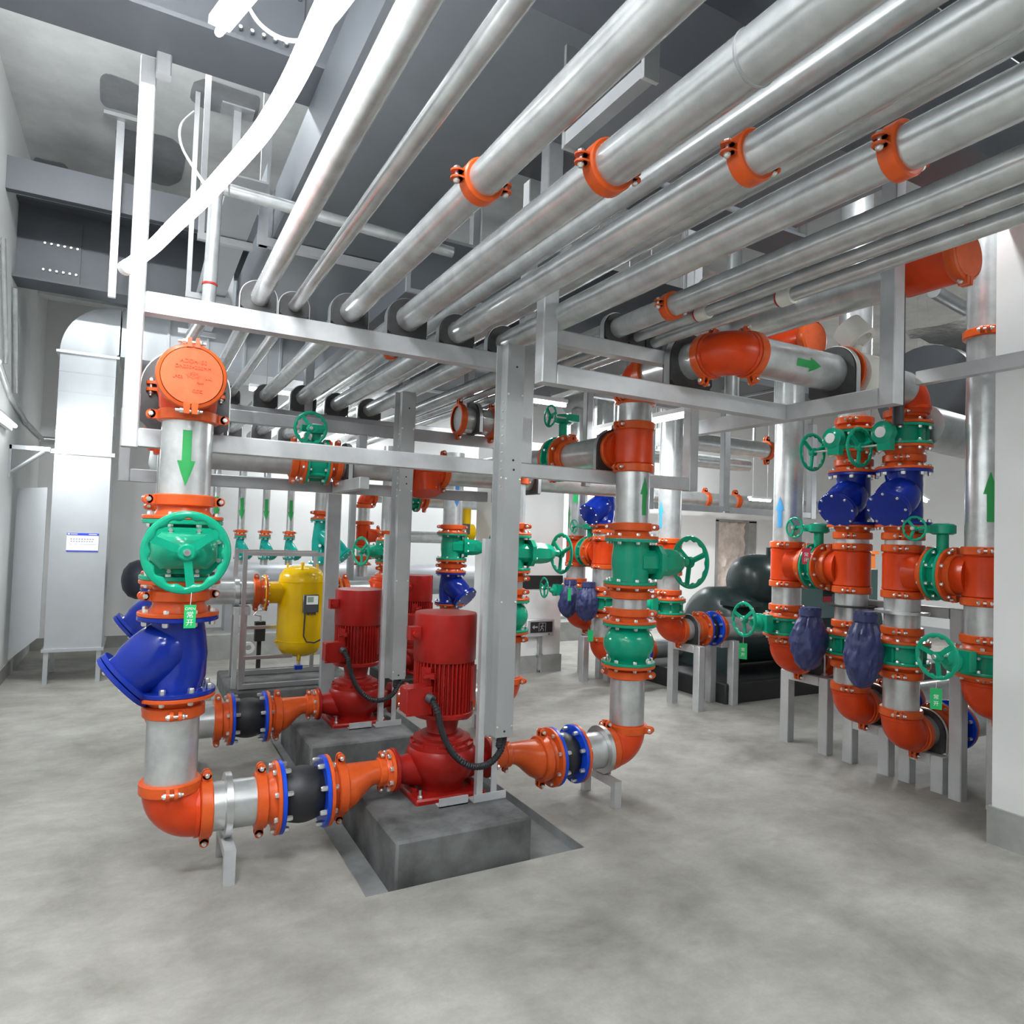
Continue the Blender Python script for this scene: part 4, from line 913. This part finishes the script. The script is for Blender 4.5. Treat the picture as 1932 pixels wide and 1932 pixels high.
elbow((RX,2.74,RZ), (0,0,-1), (-1,0,0), 'red-orange top elbow at right where the arrow pipe turns down')
riser_strainer(3.15, W4, .46, (0,1,0), True, legs=(-.12,.16))
riser_plain(3.71, W3, .71, 3.05, 'arrow_blue', (0,-1,0), .41, .135, .175, .235, saz=-1.45)
riser_plain(5.08, W2, .74, 3.4, 'arrow_blue', (0,1,0), .36, .12, .14, .26, saz=-1.6)
riser_strainer(6.14, WB, .36, (0,1,0), True, 3.2)
riser_plain(6.66, WA, .66, 3.1, 'arrow_green', (0,-1,0), .40, .12, .16, .26, saz=-1.75)
bridge(2.78, 2.27, 1.445, 'by the wall-hidden riser')
bridge(3.71, 3.15, 1.445, 'beside the tall blue arrow riser')
bridge(6.66, 6.14, 1.445, 'beside the farthest right-row riser')
cap_tee((4.5,3.71,3.19), 'red-orange capped tee on top of the tall blue arrow riser', yl=.2)
single('header_pipe', M().lathe([(R8,0),(R8,3.0)], 28, (4.5,3.9,3.19), (0,1,0)), 'pipe_far', 'grey header pipe running away behind the capped tee of the tall blue arrow riser', 'pipe', 'header pipes')
tt, _ = cap_tee((3.87,2.25,3.20), 'large red-orange capped tee high at right near the white wall', yl=.18, r=.122, stub=False)
single('steel_pipe', M().cyl((3.25,1.93,2.10),(3.25,1.93,2.79),.105,seg=24) if False else M().cyl((3.76,2.36,2.3),(3.76,2.36,3.05),.03,seg=12), 'black', 'thin black upright behind the right post of the U frame', 'pipe')
coup((4.5,2.27,2.92), (0,0,1), (-1,-.4,0), 'orange coupling high on the riser half hidden by the white wall edge')
# tall clamp frame around the strainer risers
thing('clamp_frame', [part('post', M().bbox(4.67,2.49,0,4.75,2.57,1.22,.006), 'frame'), part('beam', M().bbox(4.67,2.575,1.15,4.75,3.35,1.22,.005), 'frame'),
   part('clamp_plate', M().lathe([(R8+.001,0),(.165,0),(.165,.018),(R8+.001,.018),(R8+.001,0)], 32, (4.5,2.78,1.17), (0,0,1), False, False), 'strap'),
   part('clamp_plate', M().lathe([(R8+.001,0),(.165,0),(.165,.012),(R8+.001,.012),(R8+.001,0)], 32, (4.5,3.15,1.175), (0,0,1), False, False), 'black', 'black rubber lined plate')], 'tall grey steel frame clamping the two blue strainer risers near the wall', 'frame')
from mathutils import noise as MN
def bag(p, h, w, label, seed):
    b = M(); n = 56; rs = []
    prof = [(-.5,.03),(-.47,.2),(-.38,.36),(-.22,.47),(-.05,.5),(.12,.46),(.25,.38),(.34,.30),(.38,.26),(.44,.28),(.5,.27)]
    N = 46
    for i in range(N+1):
        zz = -.5+i/N
        for q in range(len(prof)-1):
            if prof[q][0] <= zz <= prof[q+1][0]+1e-6:
                t = (zz-prof[q][0])/(prof[q+1][0]-prof[q][0]); k = prof[q][1]*(1-t)+prof[q+1][1]*t; break
        ring = []
        for j in range(n):
            a = 2*PI*j/n; c, s_ = math.cos(a), math.sin(a); amp = 1 if zz < .33 else .35
            v = Vector((c*2.2, s_*2.2, zz*3.2+seed*7)); cr = abs(MN.noise(v*1.0))*.30 + abs(MN.noise(v*2.4))*.09 + MN.noise(v*6)*.015
            fold = .9 + amp*(cr-.06) + (.05*math.sin(11*a+seed) if zz > .2 else 0)
            ring.append((p[0]+w*k*fold*c+.03*zz, p[1]+w*k*fold*s_*.78, p[2]+h*zz+amp*.012*MN.noise(v*2)))
        rs.append(ring)
    b.rings(rs)
    tp = M(); tp.lathe([(w*.295,0),(w*.29,.02),(w*.285,.045)], 24, (p[0]+.012,p[1],p[2]+h*.37), (0,0,1), False, False); tp.v = [(x, p[1]+(y-p[1])*.8, z) for x,y,z in tp.v]
    return thing('plastic_cover_bag', [part('bag', b, 'bag', None), part('tape_band', tp, 'bag')], label, 'bag', 'blue plastic bags')
bag((4.22,3.28,.94), .44, .30, 'blue plastic bag over the valve actuator of the second strainer riser from the white wall', 3)
bag((4.22,2.86,.93), .50, .29, 'blue plastic bag over the valve actuator of the strainer riser nearest the white wall', 5)
bag((4.28,6.45,.92), .42, .26, 'far left blue plastic bag behind the green check valve', 8)
bag((4.28,6.10,.92), .42, .28, 'far right blue plastic bag behind the green check valve', 9)
for p, lb, mt, tx in (((4.09,2.32,.80),'green tag under the handwheel of the riser half hidden by the wall','tag_green',[('常',.03,-.05),('开',.03,-.088)]),
              ((4.09,3.76,.84),'green tag under the handwheel of the tall blue arrow riser','tag_green',[('常',.03,-.05),('开',.03,-.088)]),
              ((4.14,5.12,.86),'green tag by the valve of the blue arrow riser behind the check valve','tag_green',[('常',.034,-.05),('开',.034,-.088)]),
              ((4.33,3.40,1.58),'red tag on the bridge valve between blue arrow riser and strainer riser','tag_red',[('常',.034,-.05),('闭',.034,-.088)]),
              ((4.30,6.05,.62),'small green tag below the far right blue bag','tag_green',None),((4.30,6.0,2.2),'small green tag hanging at the top of the far blue strainer','tag_green',None),((4.36,6.5,2.12),'small green tag on the farthest riser pipe','tag_green',None)):
    hang_tag(p, lb, tx, mt, .03, .12, (-.75,-.66,0))
hang_tag((3.27,4.93,1.17), 'green tag hanging edge-on below the handwheel behind the front trunking', None, 'tag_green', .025, .11, (.4,-.9,0))
# small supports in the middle
for x,y,h,lb in ((4.46,6.39,.5,'thin grey steel leg under the farthest right-row riser'),(4.55,5.80,.62,'thick grey steel leg behind the green check valve')):
    single('support_leg', M().bbox(x-.04,y-.04,0,x+.04,y+.04,h,.005), 'frame', lb, 'support', 'support legs')
thing('pipe_support', [part('leg', M().bbox(5.10,5.10,0,5.18,5.18,.63,.005), 'frame'), part('leg', M().bbox(5.22,4.92,0,5.30,5.0,.63,.005), 'frame'), part('cross_bar', M().bbox(5.12,4.98,.56,5.24,5.14,.63,.005), 'frame')], 'grey two-legged support in front of the chiller base', 'support', 'pipe supports')
# ================================================================== CHILLER, CABINET, COLUMN SIGN
sh = M(); sh.lathe([(.05,0),(.30,.02),(.41,.10),(.44,.16),(.44,2.6)], 36, (5.6,5.75,.66), (1,0,0)); up = M(); up.lathe([(.04,0),(.20,.03),(.28,.12),(.31,.24),(.31,1.9)], 36, (6.0,5.62,1.17), (1,0,0))
up.cyl((6.45,5.55,1.42),(6.45,5.55,1.56),.05,seg=14); ft = M()
for x in (5.6,7.3): ft.box(x,5.3,.2,x+.12,6.2,.5)
pl = M(); pl.box(5.62,5.25,.92,6.0,5.5,.96); cbx = M(); cbx.bbox(6.3,5.05,.80,7.7,5.2,1.35,.01); sw = M(); sw.box(6.72,5.04,1.04,6.86,5.05,1.14); sy = M(); sy.box(6.72,5.035,1.14,6.86,5.05,1.21); sr = M(); sr.box(6.72,5.04,.98,6.86,5.05,1.04); kn = M(); kn.cyl((6.80,5.04,1.09),(6.80,4.99,1.09),.025); kn.box(6.80,4.97,1.08,6.92,4.99,1.10)
thing('chiller', [part('lower_shell', sh, 'chiller'), part('upper_shell', up, 'chiller'), part('foot', ft, 'chiller'), part('shell_ledge', pl, 'chiller'), part('control_box', cbx, 'chiller_box', None, [('switch_plate', sw, 'black'), ('yellow_plate', sy, 'yellow'), ('red_plate', sr, 'tag_red'), ('switch_handle', kn, 'black')])], 'large dark green chiller with two rounded shells in front of the doorway', 'chiller')
plinth(5.18,4.97,9.0,6.6,'black painted plinth carrying the dark green chiller','dark_plinth',0,.2)
lv = M(); lv.cyl((5.9,5.0,.98),(5.9,5.0,1.2),.025); lv.box(5.86,4.93,1.0,5.94,4.96,1.16)
single('lever_valve', lv, 'tag_red', 'small red lever valve in front of the chiller shells', 'valve')
cb_ = M(); cb_.bbox(10.4,7.6,.0,11.5,8.0,1.48,.01); cd_ = M(); cd_.box(10.42,7.585,.1,10.94,7.6,1.42); ce_ = M(); ce_.box(10.96,7.585,.1,11.48,7.6,1.42); hd_ = M(); hd_.box(10.98,7.57,.7,11.0,7.585,.85); rf_ = M(); rf_.box(10.36,7.56,1.48,11.54,8.02,1.54)
thing('electric_cabinet', [part('cabinet_body', cb_, 'orange_cab'), part('door', cd_, 'orange_cab'), part('door', ce_, 'orange_cab', None, [('door_handle', hd_, 'bolt')]), part('cabinet_top', rf_, 'orange_cab')], 'bright orange two-door cabinet seen between the strainer risers', 'cabinet')
# exit sign on the middle column, on a conduit post
eb = M(); eb.bbox(4.03,6.94,.43,4.41,6.987,.63,.01); ep = M(); ep.box(4.075,6.934,.475,4.375,6.94,.60)
es = M(); Y_ = 6.933
es.prism([(0,.02),(.03,.045),(.03,.028),(.075,.028),(.075,.012),(.03,.012),(.03,-.005)], 0,.002,(4.095,Y_,.52),(0,-1,0),(1,0,0))
es.prism([(0,0),(.006,0),(.006,.10),(0,.10)],0,.002,(4.185,Y_,.487),(0,-1,0),(1,0,0)); es.prism([(0,0),(.006,0),(.006,.10),(0,.10)],0,.002,(4.275,Y_,.487),(0,-1,0),(1,0,0)); es.prism([(0,0),(.09,0),(.09,.006),(0,.006)],0,.002,(4.188,Y_,.583),(0,-1,0),(1,0,0))
for a,c in (((4.235,.565),(4.225,.53)),((4.225,.53),(4.205,.495)),((4.228,.53),(4.25,.512)),((4.25,.512),(4.245,.49)),((4.23,.555),(4.21,.54)),((4.235,.555),(4.258,.545))):
    es.cyl((a[0],Y_-.001,a[1]),(c[0],Y_-.001,c[1]),.004,seg=6)
es.sphere((4.24,Y_-.001,.574),.007,8,5,(1,.3,1))
ed = M(); ed.cyl((4.33,6.94,.452),(4.33,6.932,.452),.007)
st_ = M(); st_.box(4.205,6.95,.03,4.235,6.985,.43); st_.box(4.24,6.96,.0,4.255,6.985,.43); st_.box(4.19,6.965,.2,4.27,6.987,.22)
thing('exit_sign', [part('sign_box', eb, 'frame'), part('sign_panel', ep, 'black', None, [('exit_symbol', es, 'ink_grey'), ('test_button', ed, 'black')]), part('conduit_post', st_, 'galvanized')], 'dark exit sign with arrow and running figure on the white column', 'sign')
# ================================================================== BEHIND THE FRONT ROWS: cross header, separator, strainers
run((.35,5.15,2.10), (1,0,0), (0,0,1), [('pipe',0,.62,{}),('coup',.60,.65,{}),('fhi',.62,.70,{}),('bfly',.701,.86,{'off':.22,'Rw':.12,'side':1,'x':(0,-.1,1)}),('flo',.861,.94,{}),('coup',.92,.97,{}),('pipe',.95,1.48,{}),('coup',1.46,1.51,{}),('tee',1.49,1.80,{'x':(0,-.3,-1)}),('coup',1.78,1.83,{}),('pipe',1.81,3.6,{})], ('from left on', 'the cross header of the second rack', 'on'), det=False)
saddle((1.36,5.15,2.10), (1,0,0), R8, .14, 'black clamp block on the cross header right of its butterfly valve', .05, .04)
saddle((2.98,5.15,2.10), (1,0,0), R8, .14, 'black clamp block on the cross header behind the front trunking', .05, .04)
run((2.30,5.25,2.56), (1,0,0), (0,0,1), [('coup',0,.052,{}),('pipe',.02,.33,{}),('coup',.30,.352,{})], ('from left on', 'the short pipe on the second rack', 'on'), det=False)
saddle((2.46,5.25,2.56), (1,0,0), R8, .115, 'black clamp block of the short pipe on the second rack upper beam', .05, .04)
elbow((2.785,5.20,2.56), (-1,0,0), (0,1,0), 'red-orange elbow at the right end of the short pipe on the second rack')
# yellow separator tank
tk = M(); tk.lathe([(.02,.385),(.10,.39),(.17,.42),(.207,.475),(.215,.52),(.2152,.53),(.218,.532),(.218,.54),(.215,.542),(.215,1.09),(.218,1.092),(.218,1.10),(.215,1.102),(.207,1.155),(.17,1.21),(.10,1.24),(.02,1.246)], 40)
tk.cyl((0,0,1.24),(0,0,1.275),.018,seg=14)
for a in (.3,2.4,4.5): tk.cyl((.16*math.cos(a),.16*math.sin(a),1.205),(.16*math.cos(a),.16*math.sin(a),1.26),.01,seg=8); tk.cyl((.16*math.cos(a),.16*math.sin(a),.42),(.16*math.cos(a),.16*math.sin(a),.37),.012,seg=8)
tk.cyl((0,0,.33),(0,0,.39),.02,seg=12); tk.cyl((-.24,-.03,.53),(-.2,-.03,.53),.012,seg=8)
nozs = []
for s in (-1,1):
    noz = M(); nozs.append(part('nozzle', noz, 'yellow'))
    noz.cyl((s*.15,0,.99),(s*.34,0,.99),.105,seg=28); noz.lathe(flange_prof(0,.02,.17), 32, (s*.33,0,.99),(s,0,0))
bl = M()
for s in (-1,1):
    for i in range(12): bl.hexa((s*.33, .148*math.cos(PI/6*i), .99+.148*math.sin(PI/6*i)), (-s,0,0), .011, .014)
dv = M(); dv.cyl((0,0,.27),(0,0,.335),.018); bv = M(); bv.box(-.035,-.025,.25,.035,.025,.29)
mtb = M(); mtb.bbox(-.03,-.245,.82,.115,-.20,.985,.008); ms = M(); ms.box(-.002,-.249,.895,.105,-.2455,.975); mc = M(); mc.box(.008,-.251,.915,.062,-.2492,.965)
gl_ = M()
for i in range(4): gl_.cyl((-.005+.03*i,-.22,.82),(-.005+.03*i,-.22,.795),.011,seg=8)
cbk = M().sweep([(-.005,-.22,.80),(-.012,-.235,.70),(-.015,-.245,.60),(.01,-.26,.55),(.08,-.27,.54),(.17,-.26,.58),(.24,-.22,.62)], .0075, 8)
thing('air_separator', [part('tank', tk, 'yellow'), *nozs, part('bolt_ring', bl, 'bolt'), part('drain_pipe', dv, 'bolt', None, [('drain_valve', bv, 'flange_blue')]), part('meter_box', mtb, 'plastic_grey', None, [('meter_face', ms, 'label_white'), ('meter_display', mc, 'lcd'), ('cable_gland', gl_, 'plastic_grey')]), part('cable', cbk, 'black')], 'bright yellow upright separator tank with a small grey meter box', 'tank', None, (1.42,6.8,0))
run((1.09,6.8,.99), (-1,0,0), (0,0,1), [('flo',.0,.07,{}),('coup',.06,.115,{}),('pipe',.09,.95,{'lb':'thick grey pipe section'})], ('from the yellow tank on', 'its left-hand line', 'of the yellow tank on'), det=False)
run((1.75,6.8,.99), (1,0,0), (0,0,1), [('flo',.0,.07,{}),('coup',.06,.115,{}),('pipe',.09,.35,{})], ('from the yellow tank on', 'its right-hand line', 'of the yellow tank on'), det=False)
elbow((2.22,6.8,.99), (-1,0,0), (0,0,1), 'red-orange elbow turning up right of the yellow tank')
sr_ = M().lathe([(R8+.001,-.02),(.135,-.02),(.135,.02),(R8+.001,.02),(R8+.001,-.02)], 32, (.83,6.8,.99), (1,0,0), False, False)
single('pipe_ring', sr_, 'strap', 'steel strap ring around the thick pipe left of the yellow tank', 'ring')
thing('pipe_support', [part('leg', M().box(.80,6.60,.0,.84,6.64,.87), 'frame'), part('leg', M().box(.90,6.82,.0,.94,6.86,.87), 'frame'), part('cross_bar', M().box(.80,6.64,.80,.94,6.82,.87), 'frame')], 'tall two-legged steel support left of the yellow tank', 'support', 'pipe supports')
sk = M()
for x,y in ((.86,6.52),(1.62,6.52),(1.62,7.15),(.86,7.15)): sk.box(x-.018,y-.018,.16,x+.018,y+.018,1.38)
sk.box(.86,6.505,1.345,1.62,6.535,1.38); sk.box(.86,7.135,1.345,1.62,7.165,1.38); sk.box(.86,6.505,.16,1.9,6.54,.20); sk.box(.86,7.135,.16,1.9,7.165,.20); sk.box(.86,7.0,.62,1.5,7.03,.65); sk.box(.86,6.50,.42,1.3,6.53,.45)
single('skid_frame', sk, 'strap', 'thin stainless skid frame around the yellow tank', 'frame')
jk = M(); jk.box(1.12,7.52,.42,1.22,7.60,.62); jk.box(1.15,7.55,0,1.19,7.59,.42); jk2 = M(); jk2.sweep([(1.17,7.54,.62),(1.17,7.54,.68),(1.10,7.5,.70),(1.13,7.5,.74),(1.20,7.5,.75)], .01, 8); jk3 = M(); jk3.cyl((1.20,7.5,.74),(1.22,7.5,.82),.022,seg=10); jk4 = M(); jk4.lathe([(.03,0),(.06,0),(.06,.03),(.03,.03),(.03,0)], 20, (1.06,7.5,.36), (0,1,0), False, False)
thing('trailer_jack', [part('jack_body', jk, 'black'), part('crank', jk2, 'bolt'), part('crank_grip', jk3, 'black'), part('jack_wheel', jk4, 'label_white')], 'small black crank jack with white wheel behind the thick pipe', 'jack')
bw = M()
for dx_ in (0,.09): bw.lathe([(.032,0),(.035,.01),(.035,.15),(.012,.2),(.012,.22)], 14, (.42+dx_,6.95,0))
tag(link('water_bottle', M().lathe([(.032,0),(.035,.01),(.035,.15),(.012,.2),(.012,.22)], 14).mesh('water_bottle','bottle')), 'clear water bottle standing on the floor left of the tank support, left one', 'bottle', 'water bottles').location = (.50,6.95,0)
tag(link('water_bottle', M().lathe([(.032,0),(.035,.01),(.035,.15),(.012,.2),(.012,.22)], 14).mesh('water_bottle','bottle')), 'clear water bottle standing on the floor left of the tank support, right one', 'bottle', 'water bottles').location = (.60,6.9,0)
plinth(.77,6.45,1.95,7.5,'low dark plinth under the yellow tank skid','cement',0,.15)
plinth(.5,8.95,6.4,9.75,'long low plinth under the grey header tank at the back wall','skirting',0,.30)
# header tank at the back and black ended vessel
hz = M(); hz.lathe([(.22,0),(.22,6.0)], 32, (.35,9.35,.93), (1,0,0)); hz.box(1.0,9.2,.3,1.1,9.5,.75); hz.box(3.6,9.2,.3,3.7,9.5,.75); hz.box(5.6,9.2,.3,5.7,9.5,.75)
he = M(); he.lathe([(.03,-.16),(.12,-.14),(.20,-.08),(.235,.0),(.235,.36)], 32, (.02,9.35,.93), (1,0,0))
thing('header_tank', [part('vessel', hz, 'header_grey'), part('insulated_end', he, 'insul_tank', 'black insulated end')], 'long horizontal grey header tank along the back wall with black rounded end', 'tank')
def back_drop(x, y, who, r=.045, arrow=True, col='teal', zt=2.56, big=1):
    b0 = 1.12
    run((x,y,0), (0,0,1), (.5,-.86,0), [('strain',1.20,1.49,{'col':col,'r':r,'lb':'teal Y strainer','x':(.4,-.9,0)}),('flo',1.491,1.53,{'r':r}),('coup',1.525,1.565,{'r':r,'x':(1,0,0)}),('pipe',1.55,zt,dict(r=r,lb='galvanized drop pipe',**(dict(arrow=(.27,False,-.62,'arrow_green'),aw=.085,az=.27) if arrow else {}))),('pipe',1.13,1.20,{'r':r,'lb':'short stub pipe'})], ('on the', who, 'on the'), det=False)
for i,x in enumerate((.84,1.13,1.42,1.72)):
    back_drop(x, 9.1-.0*i, f'{ORD[i]} from left of four arrow drops at the back')
run((2.0,8.6,0), (0,0,1), (.5,-.86,0), [('pipe',1.0,1.17,{'lb':'short stub pipe'}),('strain',1.17,1.72,{'col':'teal','lb':'large teal Y strainer','x':(.8,-.55,0)}),('flo',1.721,1.79,{}),('coup',1.78,1.83,{'x':(-1,-.2,0)}),('pipe',1.81,2.4,{})], ('on', 'the drop behind the yellow tank', 'on'), r=.085, det=False)
# orange riser group at the back
run((2.62,8.9,0), (0,0,1), (1,-.2,0), [('pipe',1.0,1.15,{}),('flo',1.15,1.23,{}),('coup',1.22,1.27,{}),('pipe',1.25,1.38,{}),('coup',1.36,1.41,{}),('tee',1.38,1.70,{'br':.2,'x':(1,-.1,0)}),('coup',1.68,1.73,{}),('pipe',1.70,1.92,{}),('coup',1.90,1.95,{})], ('up', 'the orange tee riser at the back', 'on'), r=.08, det=False)
elbow((2.62,8.9,2.06), (0,0,-1), (1,0,0), 'red-orange elbow atop the orange tee riser at the back', .08, .13)
run((2.62,8.9,2.06), (1,0,0), (0,0,1), [('coup',.11,.16,{}),('pipe',.13,1.5,{})], ('running right from', 'the elbow of the orange tee riser', 'right of'), r=.08, det=False)
run((2.62,8.9,1.54), (1,-.1,0), (0,0,1), [('coup',.17,.22,{}),('pipe',.19,1.2,{})], ('branching right from', 'the tee of the orange riser', 'right of'), r=.08, det=False)
# two middle risers seen between the trunkings
run((2.34,7.0,0), (0,0,1), (-.9,-.3,0), [('pipe',.30,1.03,{}),('coup',1.02,1.07,{}),('fhi',1.05,1.13,{}),('pipe',1.13,1.19,{}) if False else ('flo',1.131,1.20,{}),('coup',1.19,1.24,{}),('fhi',1.22,1.28,{}),('gate',1.281,1.50,{'off':.34,'Rw':.15}),('flo',1.501,1.57,{}),('coup',1.56,1.61,{}),('pipe',1.58,2.5,{})], ('up', 'the gate valve riser behind the second trunking', 'on'), r=.085, det=False)
run((3.09,7.05,0), (0,0,1), (.9,-.3,0), [('pipe',.30,.82,{}),('flo',.79,.83,{}) if False else ('fhi',.76,.829,{}),('strain',.83,1.17,{'x':(.55,-.85,0)}),('flo',1.171,1.23,{}),('coup',1.22,1.27,{}),('fhi',1.25,1.31,{}),('gate',1.311,1.60,{'off':.44,'Rw':.16}),('flo',1.601,1.66,{}),('coup',1.65,1.70,{}),('pipe',1.68,2.5,dict(arrow=(.26,False,-1.3,'arrow_navy'),aw=.09,az=.42))], ('up', 'the navy arrow riser', 'on'), det=False)
F_ = Matrix.Translation((2.52,6.62,.2)) @ Matrix.Rotation(.6,4,'Z')
inst(('pump',), lambda: pump('',None), F_, 'vertical_pump', 'dark red vertical pump in the background between the two trunkings', 'pump', 'red pumps')
plinth(2.2,6.25,2.9,7.05,'dark plinth under the background red pump','dark_plinth',0,.2)
plinth(3.3,6.6,3.6,7.4,'small black block beside the navy arrow riser','dark_plinth',0,.25) if False else None
# water meter in yellow and far green valve bits behind the navy arrow riser
wm = M(); wm.lathe([(.06,0),(.10,.02),(.10,.16),(.06,.18)], 24, (3.32,7.35,1.62), (1,0,0)); wb = M(); wb.bbox(3.22,7.2,1.60,3.38,7.3,1.72,.006); wf = M(); wf.box(3.26,7.195,1.635,3.33,7.2,1.70); wt = M(); wt.cyl((3.40,7.35,1.5),(3.40,7.35,1.9),.05)
thing('water_meter', [part('meter_body', wm, 'yellow'), part('pipe_stub', wt, 'yellow'), part('meter_box', wb, 'plastic_grey', None, [('meter_display', wf, 'lcd')])], 'yellow water meter with dark display box right of the navy arrow riser', 'meter')
run((2.75,7.9,2.02), (1,0,0), (0,0,1), [('coup',-.05,0,{}),('fhi',0,.10,{}),('bfly',.101,.22,{'off':.25,'Rw':.15,'side':-1}),('flo',.221,.32,{}),('coup',.30,.35,{}),('pipe',.33,1.4,{}),('coup',1.38,1.43,{})], ('from left on', 'the far line behind the navy arrow riser', 'on'), det=False)
elbow((4.15,7.9,2.02), (-1,0,0), (0,0,-1), 'bright orange elbow at the end of the far line behind the navy arrow riser', .09, .14)
# back wall pipes at right
single('wall_pipe', M().lathe([(.13,0),(.13,5.2)], 24, (8.2,9.8,2.42), (1,0,0)), 'pipe_far', 'thick horizontal pipe along the back wall above the doorway', 'pipe', 'wall pipes')
coup((10.35,9.8,2.42), (1,0,0), (0,0,1), 'dark orange clamp on the thick wall pipe above the doorway', .13, .12)
coup((9.55,9.8,2.42), (1,0,0), (0,0,1), 'orange red clamp left on the thick wall pipe', .13, .10)
single('wall_pipe', M().lathe([(.13,0),(.13,2.2)], 24, (6.4,7.5,3.06), (1,0,0)), 'pipe_far', 'horizontal pipe high behind the blue arrow riser with an orange clamp on its right end', 'pipe', 'wall pipes')
coup((8.58,7.5,3.06), (1,0,0), (0,0,1), 'orange clamp on the right end of the high pipe beside the blue arrow riser', .13, .10)
single('wall_pipe', M().lathe([(.10,0),(.10,2.3)], 24, (6.3,7.9,2.85), (1,0,0)), 'pipe_far', 'thinner horizontal pipe just below the high clamped pipe', 'pipe', 'wall pipes')
single('wall_pipe', M().lathe([(.15,0),(.15,3.2)], 28, (4.63,2.75,2.43), (1,.12,0)), 'pipe_far', 'broad grey pipe at right behind the red-orange top elbow', 'pipe', 'wall pipes')
single('wall_pipe', M().cyl((5.2,3.0,3.55),(8.6,3.1,3.2),.05), 'pipe_far', 'slanting thin grey pipe at right beside the riser half hidden by the wall', 'pipe', 'wall pipes')
for i,(x,y) in enumerate(((5.5,4.6),(5.8,4.7),(5.1,4.9))): single('riser_pipe', M().cyl((x,y,2.95),(x,y,ZC),.07 if i else .1,seg=18), 'pipe_far', f'grey vertical pipe among the racks behind the right risers, {ORD[i]} of three', 'pipe', 'background riser pipes')
for x, y, z, r in ((9.0,9.8,2.42,.13),(12.6,9.8,2.42,.13),(6.8,7.5,3.06,.13),(8.3,7.5,3.06,.13),(6.7,7.9,2.85,.10),(8.2,7.9,2.85,.10)):
    h_ = M().box(x-.015,y-.015,z+r,x+.015,y+.015,ZC-.001)
    single('pipe_hanger', h_, 'frame', f'steel hanger rod of the horizontal pipe near {"the doorway" if y > 9 else "the high clamp" if y < 7.7 else "the lower thin pipe"}, {"left" if x in (9.0,6.8,6.7) else "right"} one', 'hanger', 'pipe hangers')
fo = M(); n = 10; g = [[(3.1+.9*i/n+.02*random.random(), 3.2+.5*j/4, 3.25+.03*random.random()+.05*(j==0)) for i in range(n+1)] for j in range(5)]; fo.rings(g, False, False, False)
single('foil_wrap', fo, 'foil', 'crinkled aluminium foil insulation showing between the right overhead pipes', 'foil', 'foil pieces')
fo = M(); g = [[(5.0+1.3*i/n, 2.6+.5*j/4+.04*random.random(), 3.2+.05*random.random()) for i in range(n+1)] for j in range(5)]; fo.rings(g, False, False, False)
single('foil_wrap', fo, 'foil', 'crinkled aluminium foil insulation beside the wall channel at right', 'foil', 'foil pieces')
tank2 = M().lathe([(.36,0),(.42,.005),(.42,2.2)], 28, (6.1,3.6,3.0), (1,.1,0))
single('insulated_pipe_end', tank2, 'duct_dark', 'big dark round insulated duct at right behind the riser half hidden by the wall', 'duct')
bpy.context.view_layer.update()
